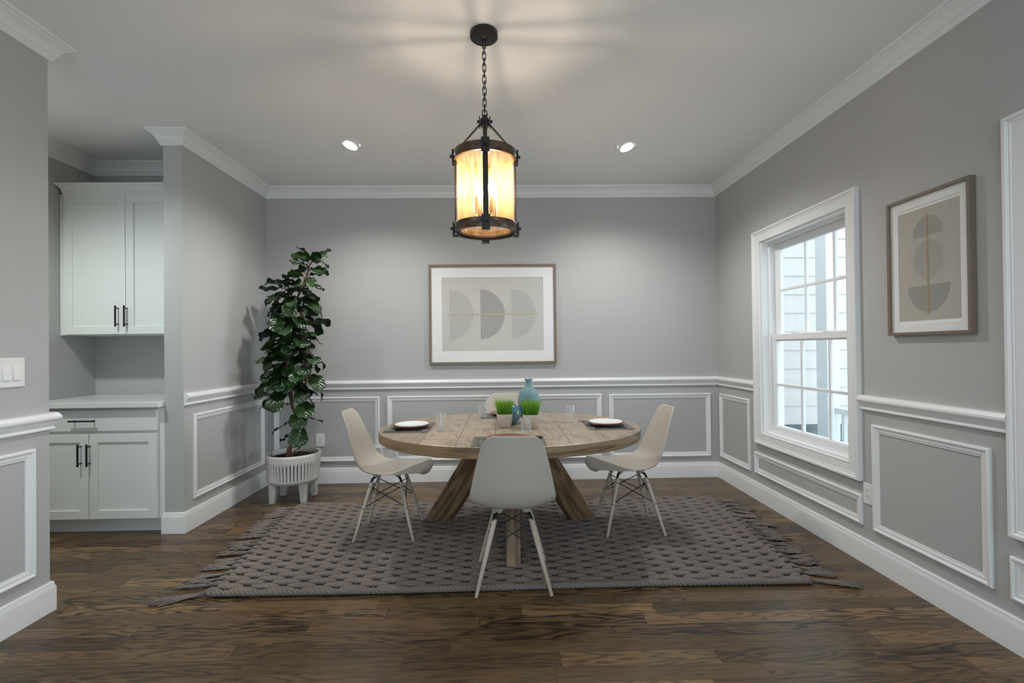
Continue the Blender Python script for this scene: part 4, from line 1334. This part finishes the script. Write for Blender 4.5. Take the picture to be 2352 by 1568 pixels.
def framed(name, w, h, pw, ph, label, loc, rot, draw, mats, fw):
    t = thing(name, label, 'framed print', loc)
    t.rotation_euler = rot                         # local x right, y up, z out of the wall
    bm = NB()
    sweep(bm, rect(-w / 2, w / 2, -h / 2, h / 2), [(0, 0.001), (0, 0.030), (fw, 0.030), (fw, 0.001)], True, flat)
    build('frame', bm, 'taupe_wood', t, bevel=0.001)
    bm = NB()
    i = fw - 0.001
    box(bm, -w / 2 + i, w / 2 - i, -h / 2 + i, h / 2 - i, 0.004, 0.0125)
    sweep(bm, rect(-w / 2 + i, w / 2 - i, -h / 2 + i, h / 2 - i), [(0, 0.012), (0, 0.0165), ((w - pw) / 2 - i, 0.0165), ((w - pw) / 2 - i + 0.001, 0.012)], True, flat)
    build('mat_board', bm, 'mat_board', t)
    bm = NB()
    bm.faces.new([bm.verts.new((x, y, 0.0130)) for x, y in rect(-pw / 2, pw / 2, -ph / 2, ph / 2)]).material_index = 0
    draw(bm, pw, ph)
    build('print', bm, mats, t, recalc=False)
    bm = NB(); box(bm, -w / 2 + fw - 0.0005, w / 2 - fw + 0.0005, -h / 2 + fw - 0.0005, h / 2 - fw + 0.0005, 0.020, 0.022)
    build('glazing', bm, 'art_glass', t)
    return t

def draw_back(bm, pw, ph):
    r = 0.338 * ph
    z = 0.0134
    for k, u in enumerate((0.075, 0.381, 0.687)):
        x0 = -pw / 2 + u * pw
        rx_ = r * 0.965
        vert = lambda x: (-r * math.sqrt(max(0, 1 - ((x - x0) / rx_) ** 2)), r * math.sqrt(max(0, 1 - ((x - x0) / rx_) ** 2))) if x0 <= x < x0 + rx_ else None
        hori = lambda y: (x0, x0 + rx_ * math.sqrt(max(0, 1 - (y / r) ** 2))) if abs(y) < r else None
        if k == 0: hatch(bm, vert, x0 + 0.001, x0 + rx_, 0.0085, 0.0036, True, 2, z)
        if k == 1:
            hatch(bm, vert, x0 + 0.001, x0 + rx_, 0.0085, 0.0042, True, 1, z)
            hatch(bm, hori, -r, r, 0.0090, 0.0042, False, 1, z + 0.0002)
        if k == 2: hatch(bm, hori, -r, r, 0.0085, 0.0036, False, 2, z)
    bm.faces.new([bm.verts.new((x, y, z + 0.0005)) for x, y in rect(-pw / 2 + 0.06 * pw, -pw / 2 + 0.945 * pw, -0.0065, 0.0065)]).material_index = 3

def draw_right(bm, pw, ph):
    z = 0.0134
    top = ph / 2
    R1, R2 = 0.245 * pw, 0.338 * pw
    y1 = top - 0.255 * ph; R1v = 0.175 * ph
    yc = top - 0.465 * ph
    y3 = top - 0.690 * ph; R2v = 0.240 * ph
    dome = lambda x: (y1, y1 + R1v * math.sqrt(1 - (x / R1) ** 2)) if abs(x) < R1 else None
    circ = lambda x: (yc - R1v * math.sqrt(1 - (x / R1) ** 2), yc + R1v * math.sqrt(1 - (x / R1) ** 2)) if abs(x) < R1 else None
    bowl = lambda x: (y3 - R2v * math.sqrt(1 - (x / R2) ** 2), y3) if abs(x) < R2 else None
    bowlh = lambda y: (-R2 * math.sqrt(1 - ((y3 - y) / R2v) ** 2), R2 * math.sqrt(1 - ((y3 - y) / R2v) ** 2)) if y3 - R2v < y <= y3 else None
    hatch(bm, dome, -R1, R1, 0.0050, 0.0025, True, 1, z)
    hatch(bm, circ, -R1, R1, 0.0050, 0.0022, True, 2, z)
    hatch(bm, bowl, -R2, R2, 0.0052, 0.0025, True, 1, z)
    hatch(bm, bowlh, y3 - R2v, y3, 0.0060, 0.0028, False, 1, z + 0.0002)
    bm.faces.new([bm.verts.new((x, y, z + 0.0005)) for x, y in rect(-0.004, 0.004, top - 0.945 * ph, top - 0.065 * ph)]).material_index = 3

framed('framed_print', 1.188, 0.930, 0.946, 0.688, 'wide framed print of three hatched half discs on the back wall', (-0.076, YB, 1.552), (PI / 2, 0, 0.0), draw_back, ['paper', 'ink', 'ink_light', 'olive'], 0.0225)
framed('framed_print', 0.448, 0.680, 0.335, 0.540, 'tall framed print of stacked hatched rounds beside the window', (XR, 2.248, 1.6145), (PI / 2, 0, -PI / 2), draw_right, ['paper_warm', 'ink', 'ink_light', 'tan'], 0.0150)

# ------------------------------------------------------------------ wall plates and vent
def outlet(label, loc, rz, w=0.072, h=0.116):
    t = thing('wall_outlet', label, 'outlet', loc, rz, 'white duplex outlets')
    bm = NB(); box(bm, -w / 2, w / 2, -0.007, 0, -h / 2, h / 2); build('cover_plate', bm, 'plastic', t, bevel=0.003)
    bm = NB(); box(bm, -0.017, 0.017, -0.0085, -0.006, -0.034, 0.034); f = build('receptacle', bm, 'plastic', t, bevel=0.002)
    bm = NB()
    for s in (-1, 1):
        for dx in (-0.0065, 0.0065):
            box(bm, dx - 0.0012, dx + 0.0012, -0.0088, -0.0080, s * 0.018 - 0.001, s * 0.018 + 0.008)
        tube(bm, [(0, -0.0080, s * 0.018 - 0.008), (0, -0.0088, s * 0.018 - 0.008)], 0.0022, 8)
    build('slot_pattern', bm, 'dark_gap', f)
outlet('white duplex outlet on the back wall beside the fig planter', (-1.687, YB, 0.400), 0.0, 0.078, 0.120)
outlet('white duplex outlet below the window casing edge', (XR, 2.658, 0.398), -PI / 2)

sw = thing('light_switch', 'white triple rocker light switch plate on the near wall', 'light switch', (XL, 2.163, 1.148), PI / 2)
bm = NB(); box(bm, -0.083, 0.083, -0.007, 0, -0.065, 0.065); build('cover_plate', bm, 'plastic', sw, bevel=0.003)
for k in (-1, 0, 1):
    x = k * 0.046
    bm = NB()
    v = [bm.verts.new(p) for p in ((x - 0.0165, -0.0068, -0.033), (x + 0.0165, -0.0068, -0.033), (x + 0.0165, -0.0068, 0.033), (x - 0.0165, -0.0068, 0.033),
                                   (x - 0.0165, -0.0135, -0.033), (x + 0.0165, -0.0135, -0.033), (x + 0.0165, -0.0080, 0.033), (x - 0.0165, -0.0080, 0.033))]
    for f in ((0, 3, 2, 1), (4, 5, 6, 7), (0, 1, 5, 4), (1, 2, 6, 5), (2, 3, 7, 6), (3, 0, 4, 7)): bm.faces.new([v[i] for i in f])
    build('rocker', bm, 'plastic', sw, bevel=0.001)

vt = thing('wall_register', 'white louvred wall vent low on the back wall behind the chair', 'vent', (-1.119, YB, 0.253))
bm = NB()
sweep(bm, rect(-0.155, 0.155, -0.092, 0.092), [(0, 0.0), (0, 0.012), (0.004, 0.020), (0.026, 0.021), (0.026, 0.004), (0.0, 0.0)], True, lambda u, v, h: (u, -h, v))
box(bm, -0.010, 0.010, -0.020, -0.004, -0.068, 0.068)
build('frame', bm, 'plastic', vt, smooth=30)
bm = NB(); box(bm, -0.131, 0.131, -0.005, -0.001, -0.068, 0.068); build('duct_back', bm, 'dark_gap', vt)
bm = NB()
for k in range(10):
    x = -0.124 + k * 0.0122
    box(bm, x - 0.0034, x + 0.0034, -0.018, -0.006, -0.067, 0.067)
build('slat_panel', bm, 'plastic', vt)
bm = NB()
for k in range(9):
    x = 0.018 + k * 0.0128
    box(bm, x - 0.0034, x + 0.0034, -0.018, -0.006, -0.067, 0.067)
for k in range(9):
    z = -0.056 + k * 0.014
    box(bm, 0.010, 0.130, -0.016, -0.010, z - 0.0032, z + 0.0032)
build('grid_panel', bm, 'plastic', vt)
